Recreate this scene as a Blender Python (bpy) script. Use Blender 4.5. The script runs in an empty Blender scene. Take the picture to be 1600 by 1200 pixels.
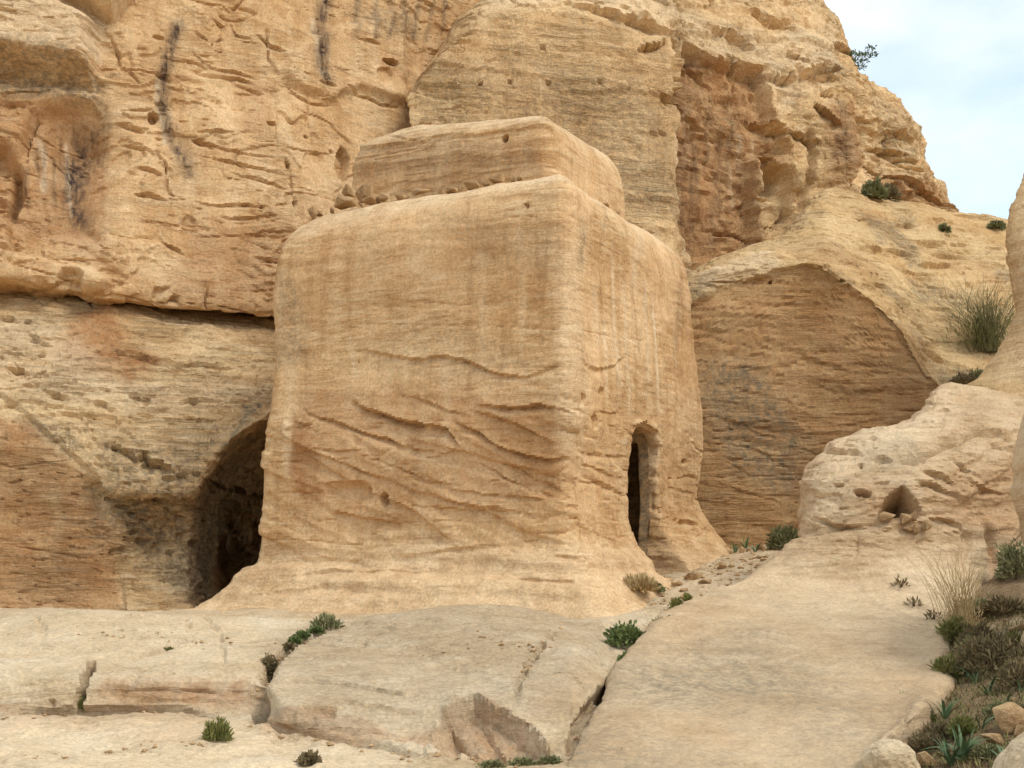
import bpy, bmesh, math, random, time
import numpy as np

T0 = time.time()
R = math.radians
scene = bpy.context.scene
col = scene.collection

# ------------------------------------------------------------------ camera
FPX = 2200.0            # focal length in pixels of a 1600 px wide picture
PITCH = R(8.0)
CAM = np.array([0.0, 0.0, 1.6])
cam_data = bpy.data.cameras.new('camera')
cam_data.sensor_width = 36.0
cam_data.lens = 36.0 * FPX / 1600.0
cam_data.clip_end = 2000.0
cam = bpy.data.objects.new('camera', cam_data)
cam.location = CAM
cam.rotation_euler = (R(90) + PITCH, 0, 0)
col.objects.link(cam)
scene.camera = cam

# ------------------------------------------------------------------ sky, sun, exposure
SUN_AZ = R(128)         # clockwise from +Y (the view direction): to the right and behind the camera
SUN_EL = R(52)
world = bpy.data.worlds.new('World')
scene.world = world
world.use_nodes = True
wn, wl = world.node_tree.nodes, world.node_tree.links
wn.clear()
w_out = wn.new('ShaderNodeOutputWorld')
w_bg = wn.new('ShaderNodeBackground')
w_bg.inputs['Strength'].default_value = 0.115
w_sky = wn.new('ShaderNodeTexSky')
w_sky.sky_type = 'NISHITA'
w_sky.sun_disc = False
w_sky.sun_elevation = SUN_EL
w_sky.sun_rotation = SUN_AZ
w_sky.altitude = 900
w_sky.dust_density = 3.0
w_co = wn.new('ShaderNodeTexCoord')
w_map = wn.new('ShaderNodeMapping')
w_map.inputs['Scale'].default_value = (1.6, 1.6, 3.2)
w_map.inputs['Location'].default_value = (0.35, 0.1, 0.62)
w_noise = wn.new('ShaderNodeTexNoise')
w_noise.inputs['Scale'].default_value = 2.3
w_noise.inputs['Detail'].default_value = 7
w_noise.inputs['Roughness'].default_value = 0.55
w_ramp = wn.new('ShaderNodeValToRGB')
w_ramp.color_ramp.elements[0].position = 0.40
w_ramp.color_ramp.elements[0].color = (0.38, 0.38, 0.38, 1)
w_ramp.color_ramp.elements[1].position = 0.60
w_ramp.color_ramp.elements[1].color = (1, 1, 1, 1)
w_mix = wn.new('ShaderNodeMix')
w_mix.data_type = 'RGBA'
w_mix.inputs['B'].default_value = (9.0, 9.5, 9.5, 1)
wl.new(w_co.outputs['Generated'], w_map.inputs['Vector'])
wl.new(w_map.outputs['Vector'], w_noise.inputs['Vector'])
wl.new(w_noise.outputs['Fac'], w_ramp.inputs['Fac'])
wl.new(w_ramp.outputs['Color'], w_mix.inputs['Factor'])
w_gain = wn.new('ShaderNodeMix')
w_gain.data_type = 'RGBA'
w_gain.blend_type = 'MULTIPLY'
w_gain.inputs['Factor'].default_value = 1.0
w_gain.inputs['B'].default_value = (2.9, 2.9, 2.6, 1)
wl.new(w_sky.outputs['Color'], w_gain.inputs['A'])
wl.new(w_gain.outputs['Result'], w_mix.inputs['A'])
wl.new(w_mix.outputs['Result'], w_bg.inputs['Color'])
wl.new(w_bg.outputs['Background'], w_out.inputs['Surface'])

sun_data = bpy.data.lights.new('sun', 'SUN')
sun_data.energy = 1.5
sun_data.angle = R(20)
sun_data.color = (1.0, 0.96, 0.86)
sun = bpy.data.objects.new('sun', sun_data)
sun.rotation_euler = (R(90) - SUN_EL, 0, R(180) - SUN_AZ)   # shines from azimuth SUN_AZ
sun.location = (12, -12, 25)
col.objects.link(sun)

scene.view_settings.view_transform = 'Standard'
scene.view_settings.look = 'None'
scene.view_settings.exposure = 0.04
scene.view_settings.gamma = 1.0
scene.view_settings.use_curve_mapping = False
scene.cycles.max_bounces = 4
scene.cycles.adaptive_threshold = 0.02
scene.cycles.diffuse_bounces = 3

# ------------------------------------------------------------------ helpers: places
_cp, _sp = math.cos(PITCH), math.sin(PITCH)

def at(px, py, Y):
    """A point of the place at distance Y (metres along the view), measured off the photograph."""
    dx, dy = (px - 800.0) / FPX, (600.0 - py) / FPX
    d = np.array([dx, _cp - dy * _sp, _sp + dy * _cp])
    return CAM + d * (Y / d[1])

def to_px(P):
    Q = P - CAM
    zc = Q[:, 1] * _cp + Q[:, 2] * _sp
    yc = -Q[:, 1] * _sp + Q[:, 2] * _cp
    return 800 + FPX * Q[:, 0] / zc, 600 - FPX * yc / zc

# ------------------------------------------------------------------ helpers: noise
_rs = np.random.RandomState(11)
_g = _rs.normal(size=(256, 3))
_g = (_g / np.linalg.norm(_g, axis=1)[:, None]).astype(np.float32)
_tab = _rs.rand(4096).astype(np.float32)

_NC, _NS = 24, 5                      # a periodic block of noise, read back with trilinear lookup
def _bake():
    r = np.random.RandomState(5)
    p = r.permutation(256)
    g = _g
    n = _NC * _NS
    def h(i, j, k):
        return p[(p[(p[i % _NC] + j % _NC) & 255] + k % _NC) & 255]
    x = np.arange(n)
    ci, fr = x // _NS, (x % _NS) / _NS
    u = fr ** 3 * (fr * (fr * 6 - 15) + 10)
    out = np.zeros((n, n, n), np.float32)
    for dx in (0, 1):
        for dy in (0, 1):
            for dz in (0, 1):
                gg = g[h((ci + dx)[:, None, None], (ci + dy)[None, :, None], (ci + dz)[None, None, :])]
                w = (u if dx else 1 - u)[:, None, None] * (u if dy else 1 - u)[None, :, None] * (u if dz else 1 - u)[None, None, :]
                out += w * (gg[..., 0] * (fr - dx)[:, None, None] + gg[..., 1] * (fr - dy)[None, :, None] + gg[..., 2] * (fr - dz)[None, None, :])
    return out
_vol = (_bake() * 1.5).astype(np.float32)
_nn = _NC * _NS
_vol = np.pad(_vol, ((0, 1),) * 3, mode='wrap')
_s1, _s0 = _nn + 1, (_nn + 1) ** 2
_flat = np.ascontiguousarray(_vol).ravel()

def perlin(P):
    P = np.asarray(P, dtype=np.float32) * np.float32(_NS)
    i = np.floor(P)
    f = P - i
    i = np.mod(i, _nn).astype(np.int32)
    b = i[:, 0] * _s0 + i[:, 1] * _s1 + i[:, 2]
    x, y, z = f[:, 0], f[:, 1], f[:, 2]
    a = _flat[b]; c00 = a + z * (_flat[b + 1] - a)
    a = _flat[b + _s1]; c01 = a + z * (_flat[b + _s1 + 1] - a)
    a = _flat[b + _s0]; c10 = a + z * (_flat[b + _s0 + 1] - a)
    a = _flat[b + _s0 + _s1]; c11 = a + z * (_flat[b + _s0 + _s1 + 1] - a)
    c0 = c00 + y * (c01 - c00)
    return c0 + x * (c10 + y * (c11 - c10) - c0)

def fbm(P, octs=4, gain=0.5, off=0.0):
    P = np.asarray(P, np.float32) + np.float32(off)
    a, s, out = 1.0, 0.0, 0
    for k in range(octs):
        out = out + a * perlin(P)
        s += a
        a *= gain
        P = P * 2.03 + 17.3
    return out / s

def ridged(P, octs=4, off=0.0):
    P = np.asarray(P, np.float32) + np.float32(off)
    a, out = 1.0, 0
    for k in range(octs):
        out = out + a * (1 - 2 * np.abs(perlin(P)))
        a *= 0.5
        P = P * 2.1 + 9.1
    return out / 2

def smooth(e0, e1, x):
    t = np.clip((x - e0) / (e1 - e0), 0, 1)
    return t * t * (3 - 2 * t)

def strata(P, nrm, freq, warp=0.35, wf=0.35, sharp=0.78, off=0.0):
    """Bedding planes: a stepped profile across the direction nrm, broken along the bed."""
    n = np.array(nrm, float)
    n /= np.linalg.norm(n)
    c = P @ n * freq + warp * fbm(P * wf, 4, off=off) * freq * 0.5 + 100 + off
    i = np.floor(c).astype(np.int64)
    t = c - i
    a, b = _tab[i % 4096], _tab[(i + 1) % 4096]
    s = smooth(sharp, 1.0, t)
    return (a * (1 - s) + b * s) * 2 - 1

# ------------------------------------------------------------------ helpers: meshes
def make_mesh(name, V, F, fx=None, smooth_faces=True, sharp=None):
    me = bpy.data.meshes.new(name)
    V = np.asarray(V, np.float32)
    F = np.asarray(F, np.int32)
    k = F.shape[1]
    me.vertices.add(len(V))
    me.vertices.foreach_set('co', V.ravel())
    me.loops.add(F.size)
    me.loops.foreach_set('vertex_index', F.ravel())
    me.polygons.add(len(F))
    me.polygons.foreach_set('loop_start', np.arange(0, F.size, k, dtype=np.int32))
    me.polygons.foreach_set('loop_total', np.full(len(F), k, np.int32))
    me.polygons.foreach_set('use_smooth', np.full(len(F), smooth_faces))
    me.update(calc_edges=True)
    if sharp:
        me.set_sharp_from_angle(angle=R(sharp))
    if fx is not None:
        a = me.color_attributes.new('fx', 'FLOAT_COLOR', 'POINT')
        a.data.foreach_set('color', np.asarray(fx, np.float32).ravel())
    return me

def add(name, me, mat, parent=None, loc=(0, 0, 0), rot=(0, 0, 0), label=None, cat=None, group=None, kind=None):
    o = bpy.data.objects.new(name, me)
    col.objects.link(o)
    o.location = loc
    o.rotation_euler = rot
    if parent is not None:
        o.parent = parent
    if mat is not None and me is not None and not me.materials:
        me.materials.append(mat)
    if label: o['label'] = label
    if cat: o['category'] = cat
    if group: o['group'] = group
    if kind: o['kind'] = kind
    return o

def spline(net, axis, cell=None, n=None):
    """Cubic Hermite resampling of a control net along one axis."""
    net = np.moveaxis(np.asarray(net, float), axis, 0)
    ch = np.linalg.norm(np.diff(net, axis=0), axis=-1)
    ch = ch.reshape(len(ch), -1).mean(1) + 1e-6
    t = np.concatenate([[0], np.cumsum(ch)])
    m = np.empty_like(net)
    sh = (-1,) + (1,) * (net.ndim - 1)
    m[1:-1] = (net[2:] - net[:-2]) / (t[2:] - t[:-2]).reshape(sh)
    m[0] = (net[1] - net[0]) / ch[0]
    m[-1] = (net[-1] - net[-2]) / ch[-1]
    if n is None:
        n = int(t[-1] / cell) + 2
    s = np.linspace(0, t[-1], n)
    k = np.clip(np.searchsorted(t, s, side='right') - 1, 0, len(t) - 2)
    h = (t[k + 1] - t[k]).reshape(sh)
    x = ((s - t[k]) / (t[k + 1] - t[k])).reshape(sh)
    r = (2*x**3 - 3*x**2 + 1) * net[k] + (x**3 - 2*x**2 + x) * h * m[k] + (-2*x**3 + 3*x**2) * net[k+1] + (x**3 - x**2) * h * m[k+1]
    return np.moveaxis(r, 0, axis)

SURF = {}

def foot(name, px, py):
    """The point of a built surface seen at a place in the photograph."""
    s = SURF[name]
    d = (s.vx - px) ** 2 + (s.vy - py) ** 2 + np.where(s.facing > 0, 0, 1e4)
    return s.V[np.argmin(d)].copy()

class Sculpt:
    """A dense rock surface: grows from a control net or a distance field, is carved in place, then meshed."""
    def __init__(self, G=None, V=None, F=None, N=None):
        if G is not None:
            self.shape = G.shape[:2]
            self.P = G.reshape(-1, 3).copy()
            r, c = self.shape
            i = np.arange(r * c).reshape(r, c)
            self.F = np.stack([i[:-1, :-1], i[:-1, 1:], i[1:, 1:], i[1:, :-1]], -1).reshape(-1, 4)
            dr, dc = np.gradient(G, axis=0), np.gradient(G, axis=1)
            N = np.cross(dr, dc).reshape(-1, 3)
            N /= np.linalg.norm(N, axis=1)[:, None] + 1e-9
            q = CAM - self.P
            q /= np.linalg.norm(q, axis=1)[:, None]
            if ((N * q).sum(1)).mean() < 0:
                N = -N
                self.F = self.F[:, ::-1]
            self.N = N
        else:
            self.P, self.F, self.N = V.copy(), F, N
        self.D = np.zeros(len(self.P))
        self.fx = np.zeros((len(self.P), 4))
        q = CAM - self.P
        q /= np.linalg.norm(q, axis=1)[:, None]
        self.facing = (self.N * q).sum(1)
        self.px, self.py = to_px(self.P)
        self.plane((1, 0, 0), (0, 0, 1))
        self.jit = fbm(self.P * 3.0, 3, off=5.5)
        self.jit2 = fbm(self.P * 11.0, 2, off=3.1)
        self.sharp = 24

    def plane(self, a, b, mask=None):
        """The two world directions along the face that the next carvings are measured in."""
        self.a, self.b = np.array(a, float), np.array(b, float)
        self.A, self.B = self.P @ self.a, self.P @ self.b
        self.ok = self.facing > -0.15
        if mask is not None:
            self.ok &= mask
        self.fi = np.where(self.ok & (self.facing > 0.02))[0]
        self._pf = np.stack([self.px[self.fi], self.py[self.fi]], 1)

    def anchor(self, pts):
        out = []
        for x, y in pts:
            d = (self._pf[:, 0] - x) ** 2 + (self._pf[:, 1] - y) ** 2
            i = self.fi[np.argmin(d)]
            m = self.P[i, 1] / FPX
            p = self.P[i] + np.array([(x - self.px[i]) * m, 0, (self.py[i] - y) * m]) * (1 if d.min() > 9 else 0)
            out.append((p @ self.a, p @ self.b))
        return np.array(out)

    def near(self, Q, r):
        lo, hi = Q.min(0) - r, Q.max(0) + r
        return np.where(self.ok & (self.A > lo[0]) & (self.A < hi[0]) & (self.B > lo[1]) & (self.B < hi[1]))[0]

    def dist(self, idx, Q):
        p = np.stack([self.A[idx], self.B[idx]], 1)
        best, tt = np.full(len(idx), 1e9), np.zeros(len(idx))
        L = np.concatenate([[0], np.cumsum(np.linalg.norm(np.diff(Q, axis=0), axis=1))])
        for k in range(len(Q) - 1):
            e = Q[k + 1] - Q[k]
            t = np.clip(((p - Q[k]) @ e) / (e @ e + 1e-12), 0, 1)
            d = np.linalg.norm(p - Q[k] - t[:, None] * e, axis=1)
            m = d < best
            best[m] = d[m]
            tt[m] = ((L[k] + t * (L[k + 1] - L[k])) / L[-1])[m]
        return best, tt

    def crack(self, pts, w=0.03, d=0.08, jit=0.03, taper=0.15, stain=0.0):
        Q = self.anchor(pts)
        idx = self.near(Q, w * 4 + jit * 3)
        dd, t = self.dist(idx, Q)
        dd = np.abs(dd + jit * self.jit[idx] * 1.5 + jit * 0.15 * self.jit2[idx])
        fade = smooth(0, taper, t) * smooth(0, taper, 1 - t) if taper > 0 else 1.0
        var = 0.65 + 0.6 * np.clip(self.jit[idx] + .3, -.4, 1)
        g = np.exp(-(dd / w) ** 4) * fade * var
        self.D[idx] -= d * g
        if stain:
            self.fx[idx, 3] = np.maximum(self.fx[idx, 3], stain * np.exp(-(dd / (w * 2)) ** 2) * fade)

    def ledge(self, pts, d=0.12, h=0.15, up=0.03, jit=0.03, taper=0.12):
        """An overhanging bed edge: sharp undercut below the line that fades out, a slight swell above it."""
        Q = self.anchor(pts)
        Q = Q[np.argsort(Q[:, 0])]
        H = h * 2.0
        idx = self.near(Q, H * 1.3 + jit * 3)
        a = self.A[idx]
        zl = np.interp(a, Q[:, 0], Q[:, 1])
        t = (a - Q[0, 0]) / (Q[-1, 0] - Q[0, 0])
        tt_ = np.clip(t, 0, 1)
        fade = np.sin(math.pi * tt_) ** (0.35 + 2.5 * taper) * (t > 0) * (t < 1)
        s = zl - self.B[idx] + (jit + 0.015) * self.jit[idx] * 1.8 + jit * 0.2 * self.jit2[idx]
        var = np.clip(0.8 + 1.0 * self.jit[idx], 0.1, 1.6)
        below = smooth(-0.014, 0.028, s) * np.clip(1 - s / (H * (0.35 + 0.65 * fade * var)), 0, 1) ** 2
        above = np.where(s < 0, np.exp(s / (h * 0.8)), 0)
        self.D[idx] += fade * (up * above - d * 1.25 * var * below)

    def pit(self, c, rx, ry, d, hard=0.5, rot=0.0, wob=0.4):
        """A weathered pocket: sharp brow, sloping floor."""
        Q = self.anchor([c])
        r = max(rx, ry) * 1.7
        idx = self.near(Q, r)
        x, y = self.A[idx] - Q[0, 0], self.B[idx] - Q[0, 1]
        x, y = x * math.cos(rot) + y * math.sin(rot), -x * math.sin(rot) + y * math.cos(rot)
        q = np.sqrt((x / rx) ** 2 + (y / ry) ** 2) + wob * self.jit[idx] + 0.2 * wob * self.jit2[idx]
        hard = 0.15 + 0.65 * smooth(-0.6 * ry, 0.6 * ry, y)
        self.D[idx] -= d * smooth(1.0, hard, q)

    def dashes(self, freq, thr, d, mask=1.0, off=0.0):
        """Short open crevices strung along the bedding; freq is (x, y, z)."""
        n = perlin(self.P * np.array(freq) + off) + 0.35 * perlin(self.P * np.array(freq) * 2.2 + off * 2 + 3)
        self.D -= d * mask * smooth(thr, thr + 0.14, n)

    def cracks(self, f, w, d, mask=1.0, off=0.0):
        """A wandering net of narrow cracks, open in some stretches and closed in others."""
        n = perlin(self.P * np.array(f) + off) + 0.25 * perlin(self.P * np.array(f) * 2.7 + off + 7)
        op = smooth(-0.05, 0.25, perlin(self.P * np.array(f) * 0.8 + off * 3 + 11))
        g = smooth(w, 0, np.abs(n)) * op * mask
        self.D -= d * g

    def flakes(self, f, n, step, mask=1.0, off=0.0):
        """Spalled plates: a terraced surface with crisp broken edges."""
        v = fbm(self.P * np.array(f), 5, 0.55, off=off) * n + 50
        i = np.floor(v)
        self.D += mask * step * (i - 50 + smooth(0.80, 1.0, v - i))

    def polydist(self, idx, Q):
        p = np.stack([self.A[idx], self.B[idx]], 1)
        Qc = np.vstack([Q, Q[:1]])
        d, _ = self.dist(idx, Qc)
        ins = np.zeros(len(idx), bool)
        for k in range(len(Q)):
            x0, y0 = Qc[k]; x1, y1 = Qc[k + 1]
            cr = (y0 > p[:, 1]) != (y1 > p[:, 1])
            xi = x0 + (p[:, 1] - y0) / (y1 - y0 + 1e-12) * (x1 - x0)
            ins ^= cr & (p[:, 0] < xi)
        return np.where(ins, d, -d)

    def poly(self, pts, d, soft=0.1, jit=0.04):
        """Raise (d > 0) or sink (d < 0) the area inside an outline; soft is the width of its rim."""
        Q = self.anchor(pts)
        idx = self.near(Q, soft + jit * 2)
        s = self.polydist(idx, Q) + jit * self.jit[idx] * 1.5 + jit * .12 * self.jit2[idx]
        self.D[idx] += d * smooth(0, soft, s)

    def stain(self, ch, pts, w, k=1.0, jit=0.05, taper=0.1):
        Q = self.anchor(pts)
        idx = self.near(Q, w * 3 + jit * 3)
        dd, t = self.dist(idx, Q)
        dd = np.abs(dd + jit * self.jit[idx] * 1.5)
        fade = smooth(0, taper, t) * smooth(0, taper, 1 - t)
        v = k * np.exp(-(dd / w) ** 2) * fade
        self.fx[idx, ch] = np.maximum(self.fx[idx, ch], v)

    def stainpoly(self, ch, pts, k=1.0, soft=0.3, jit=0.12):
        Q = self.anchor(pts)
        idx = self.near(Q, soft + jit * 2)
        s = self.polydist(idx, Q) + jit * self.jit[idx] * 1.5 + jit * .5 * self.jit2[idx]
        self.fx[idx, ch] = np.maximum(self.fx[idx, ch], k * smooth(-soft / 2, soft / 2, s))

    def inside(self, pts, soft=0.5, jit=0.15):
        """0..1 weight of an area on the face, for detail that belongs to one bed only."""
        Q = self.anchor(pts)
        w = np.zeros(len(self.P))
        idx = self.near(Q, soft + jit * 2)
        s = self.polydist(idx, Q) + jit * self.jit[idx] * 1.5
        w[idx] = smooth(-soft / 2, soft / 2, s)
        return w

    def build(self, name, mat, **kw):
        V = self.P + self.N * self.D[:, None]
        self.V, (self.vx, self.vy) = V, to_px(V)
        SURF[name] = self
        print(name, len(self.F), round(time.time() - T0, 1))
        return add(name, make_mesh(name, V, self.F, np.clip(self.fx, 0, 1), True, self.sharp), mat, **kw)

def surface_nets(S, origin, h):
    """Quads along the zero level of a distance field sampled on a grid."""
    neg = S < 0
    c = np.zeros(tuple(n - 1 for n in S.shape), np.uint8)
    for dx in (0, 1):
        for dy in (0, 1):
            for dz in (0, 1):
                c += neg[dx:S.shape[0]-1+dx, dy:S.shape[1]-1+dy, dz:S.shape[2]-1+dz]
    mask = (c > 0) & (c < 8)
    ci = np.argwhere(mask)
    ids = np.full(mask.shape, -1, np.int64)
    ids[mask] = np.arange(len(ci))
    acc, cnt = np.zeros((len(ci), 3)), np.zeros(len(ci))
    cor = [(x, y, z) for x in (0, 1) for y in (0, 1) for z in (0, 1)]
    for a in cor:
        for ax in range(3):
            if a[ax]: continue
            b = list(a); b[ax] = 1
            va = S[ci[:, 0]+a[0], ci[:, 1]+a[1], ci[:, 2]+a[2]]
            vb = S[ci[:, 0]+b[0], ci[:, 1]+b[1], ci[:, 2]+b[2]]
            m = (va < 0) != (vb < 0)
            t = np.where(m, va / np.where(m, va - vb, 1), 0)
            p = np.array(a, float) + t[:, None] * (np.array(b) - np.array(a))
            acc[m] += p[m]
            cnt[m] += 1
    V = origin + h * (ci + acc / cnt[:, None])
    g = np.gradient(S)
    ii = np.clip(np.rint(ci + 0.5).astype(int), 0, np.array(S.shape) - 1)
    N = np.stack([gg[ii[:, 0], ii[:, 1], ii[:, 2]] for gg in g], 1)
    N /= np.linalg.norm(N, axis=1)[:, None] + 1e-9
    F = []
    for ax in range(3):
        o1, o2 = (ax + 1) % 3, (ax + 2) % 3
        s0 = [slice(None)] * 3; s1 = [slice(None)] * 3
        s0[ax] = slice(0, -1); s1[ax] = slice(1, None)
        ch = neg[tuple(s0)] != neg[tuple(s1)]
        e = np.argwhere(ch)
        e = e[(e[:, o1] > 0) & (e[:, o2] > 0) & (e[:, o1] < S.shape[o1]-1) & (e[:, o2] < S.shape[o2]-1)]
        q = []
        for d1, d2 in ((-1, -1), (0, -1), (0, 0), (-1, 0)):
            k = e.copy(); k[:, o1] += d1; k[:, o2] += d2
            q.append(ids[k[:, 0], k[:, 1], k[:, 2]])
        q = np.stack(q, 1)
        fl = ~neg[e[:, 0], e[:, 1], e[:, 2]]
        q[fl] = q[fl][:, ::-1]
        F.append(q)
    return V, np.concatenate(F), N

def smax(a, b, k):
    h = np.clip(0.5 - 0.5 * (b - a) / k, 0, 1)
    return b * (1 - h) + a * h + k * h * (1 - h)

# ------------------------------------------------------------------ materials
def _lin(c):
    return tuple(((v / 255) / 12.92 if v <= 10 else (((v / 255) + 0.055) / 1.055) ** 2.4) for v in c) + (1,)

def rock_material(name, a, b, c, d=None, dip=(0, 0, 0), beds=(1.0, 1.0, 7.0), bed_mix=0.5, bump=0.5, grain=1.0, ledges=0.5, wash=0.3, crack_lines=0.6, even=0.18, lichen_shade=(124, 112, 92)):
    """Weathered sandstone: patches, light and brown beds, rain wash, grain and the stains and painted shade carried by the surface."""
    m = bpy.data.materials.new(name)
    m.use_nodes = True
    nt = m.node_tree
    N, L = nt.nodes, nt.links
    bs = N['Principled BSDF']
    bs.inputs['Roughness'].default_value = 0.95
    bs.inputs['Specular IOR Level'].default_value = 0.12
    d = d or tuple(int(v * 0.80) for v in b)
    co = N.new('ShaderNodeTexCoord')
    def mapping(scale, rot=(0, 0, 0)):
        q = N.new('ShaderNodeMapping')
        q.inputs['Scale'].default_value = scale
        q.inputs['Rotation'].default_value = rot
        L.new(co.outputs['Object'], q.inputs['Vector'])
        return q.outputs['Vector']
    def noise(vec, scale, detail=6, rough=0.6, dist=0.0):
        q = N.new('ShaderNodeTexNoise')
        q.inputs['Scale'].default_value = scale
        q.inputs['Detail'].default_value = detail
        q.inputs['Roughness'].default_value = rough
        q.inputs['Distortion'].default_value = dist
        L.new(vec, q.inputs['Vector'])
        return q.outputs['Fac']
    def remap(v, lo, hi, o0=0.0, o1=1.0):
        q = N.new('ShaderNodeMapRange')
        for k, x in enumerate((lo, hi, o0, o1)):
            q.inputs[k + 1].default_value = x
        L.new(v, q.inputs[0])
        return q.outputs[0]
    def math_(op, x, y=0.0):
        q = N.new('ShaderNodeMath'); q.operation = op
        for k, v in enumerate((x, y)):
            if isinstance(v, (int, float)): q.inputs[k].default_value = v
            else: L.new(v, q.inputs[k])
        return q.outputs[0]
    mul = lambda x, y: math_('MULTIPLY', x, y)
    add_ = lambda x, y: math_('ADD', x, y)
    def mix(f, x, y, mode='MIX'):
        q = N.new('ShaderNodeMix'); q.data_type = 'RGBA'; q.blend_type = mode
        for key, v in (('Factor', f), ('A', x), ('B', y)):
            if isinstance(v, (int, float)): q.inputs[key].default_value = v
            elif isinstance(v, tuple): q.inputs[key].default_value = v
            else: L.new(v, q.inputs[key])
        return q.outputs['Result']
    iso = mapping((1, 1, 1))
    big = noise(iso, 0.6, 5, 0.65)
    where = remap(noise(iso, 0.75, 3, 0.6), 0.40, 0.60, 0.15, 1.0)
    mid = noise(iso, 3.0, 6, 0.72)
    bedn = noise(mapping(beds, dip), 1.3, 6, 0.62, 0.6)
    fine = noise(iso, 22.0, 4, 0.75)
    cl = mix(remap(big, 0.40, 0.60), _lin(a), _lin(b))
    cl = mix(mul(remap(mid, 0.50, 0.66), 0.5), cl, _lin(b))
    cl = mix(mul(mul(remap(bedn, 0.50, 0.62), bed_mix), where), cl, _lin(c))
    cl = mix(mul(mul(remap(bedn, 0.46, 0.36), bed_mix), where), cl, _lin(d))
    if wash:
        ws = noise(mapping((4.0, 4.0, 0.35)), 1.0, 4, 0.65)
        cl = mix(mul(remap(ws, 0.52, 0.66), wash), cl, _lin(c))
        cl = mix(mul(remap(ws, 0.46, 0.34), wash), cl, _lin(d))
    tone = add_(remap(fine, 0.3, 0.7, 1 - 0.26 * grain, 1 + 0.26 * grain), remap(mid, 0.3, 0.7, -0.10, 0.10))
    cmb = N.new('ShaderNodeCombineXYZ')
    for k in range(3): L.new(tone, cmb.inputs[k])
    at_ = N.new('ShaderNodeAttribute'); at_.attribute_name = 'fx'
    sp = N.new('ShaderNodeSeparateColor')
    L.new(at_.outputs['Color'], sp.inputs[0])
    brk = remap(noise(mapping((5, 5, 1.2)), 1.6, 4, 0.7), 0.30, 0.60)
    brk2 = remap(mid, 0.34, 0.58)
    speck = remap(noise(iso, 8.0, 5, 0.78), 0.42, 0.60)
    def fac(sig, br, lo):
        return mul(sig, add_(mul(br, 1 - lo), lo))
    cl = mix(fac(sp.outputs[1], brk2, 0.45), cl, _lin((156, 108, 68)))      # iron-brown
    cl = mix(fac(sp.outputs[2], brk2, 0.45), cl, _lin((222, 198, 164)))     # bleached
    cl = mix(fac(at_.outputs['Alpha'], speck, even), cl, _lin(lichen_shade))      # grey lichens; carries the doorway's painted shade too
    cl = mix(fac(sp.outputs[0], brk, 0.15), cl, _lin((60, 50, 48)))         # dark varnish; also the cave's painted shade
    crack_line = None
    if crack_lines:
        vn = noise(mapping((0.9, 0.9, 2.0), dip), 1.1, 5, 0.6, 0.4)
        crack_line = mul(remap(math_('ABSOLUTE', math_('SUBTRACT', vn, 0.5)), 0.0, 0.010, 1.0, 0.0), remap(big, 0.46, 0.56))
        cl = mix(mul(crack_line, 0.5 * crack_lines), cl, _lin(d))                       # crevice shade painted along hair cracks
    cl = mix(1.0, cl, cmb.outputs[0], 'MULTIPLY')
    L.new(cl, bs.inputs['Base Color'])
    # fine relief: bedding, thin broken ledges, grain
    h = mul(mul(bedn, 1.4 * bed_mix), where)
    if ledges:
        saw = math_('FRACT', add_(mul(bedn, 9.0), mul(mid, 1.2)))
        h = add_(h, mul(mul(saw, 0.30 * ledges), where))
    h = add_(h, mul(mid, 0.5))
    if crack_line is not None:
        h = math_('SUBTRACT', h, mul(crack_line, 0.35 * crack_lines))
    h = add_(h, mul(fine, 0.20 * grain))
    bp = N.new('ShaderNodeBump')
    bp.inputs['Strength'].default_value = bump
    bp.inputs['Distance'].default_value = 0.10
    L.new(h, bp.inputs['Height'])
    L.new(bp.outputs['Normal'], bs.inputs['Normal'])
    return m

def plain_material(name, c1, c2, rough=0.8, scale=6.0, trans=0.0):
    m = bpy.data.materials.new(name)
    m.use_nodes = True
    N, L = m.node_tree.nodes, m.node_tree.links
    bs = N['Principled BSDF']
    bs.inputs['Roughness'].default_value = rough
    bs.inputs['Specular IOR Level'].default_value = 0.25
    co = N.new('ShaderNodeTexCoord')
    n = N.new('ShaderNodeTexNoise'); n.inputs['Scale'].default_value = scale; n.inputs['Detail'].default_value = 5
    L.new(co.outputs['Object'], n.inputs['Vector'])
    r = N.new('ShaderNodeMapRange'); r.inputs[1].default_value = 0.35; r.inputs[2].default_value = 0.65
    L.new(n.outputs['Fac'], r.inputs[0])
    q = N.new('ShaderNodeMix'); q.data_type = 'RGBA'
    q.inputs['A'].default_value = _lin(c1); q.inputs['B'].default_value = _lin(c2)
    L.new(r.outputs[0], q.inputs['Factor'])
    L.new(q.outputs['Result'], bs.inputs['Base Color'])
    return m

M = {}
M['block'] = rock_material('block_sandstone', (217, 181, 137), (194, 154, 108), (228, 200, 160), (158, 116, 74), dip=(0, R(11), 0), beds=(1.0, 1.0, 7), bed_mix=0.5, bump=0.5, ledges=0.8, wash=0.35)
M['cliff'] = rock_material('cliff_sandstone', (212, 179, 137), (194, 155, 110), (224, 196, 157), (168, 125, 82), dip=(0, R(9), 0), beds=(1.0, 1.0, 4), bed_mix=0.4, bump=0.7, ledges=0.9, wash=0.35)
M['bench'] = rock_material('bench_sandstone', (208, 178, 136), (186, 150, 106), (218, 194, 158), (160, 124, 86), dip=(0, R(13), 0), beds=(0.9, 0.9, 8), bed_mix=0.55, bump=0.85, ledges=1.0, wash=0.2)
M['hill'] = rock_material('hill_sandstone', (224, 190, 144), (204, 167, 120), (228, 202, 160), (172, 132, 88), dip=(0, R(5), 0), beds=(1.0, 1.0, 5), bed_mix=0.5, bump=0.95, grain=1.3, ledges=0.8, wash=0.3)
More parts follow.
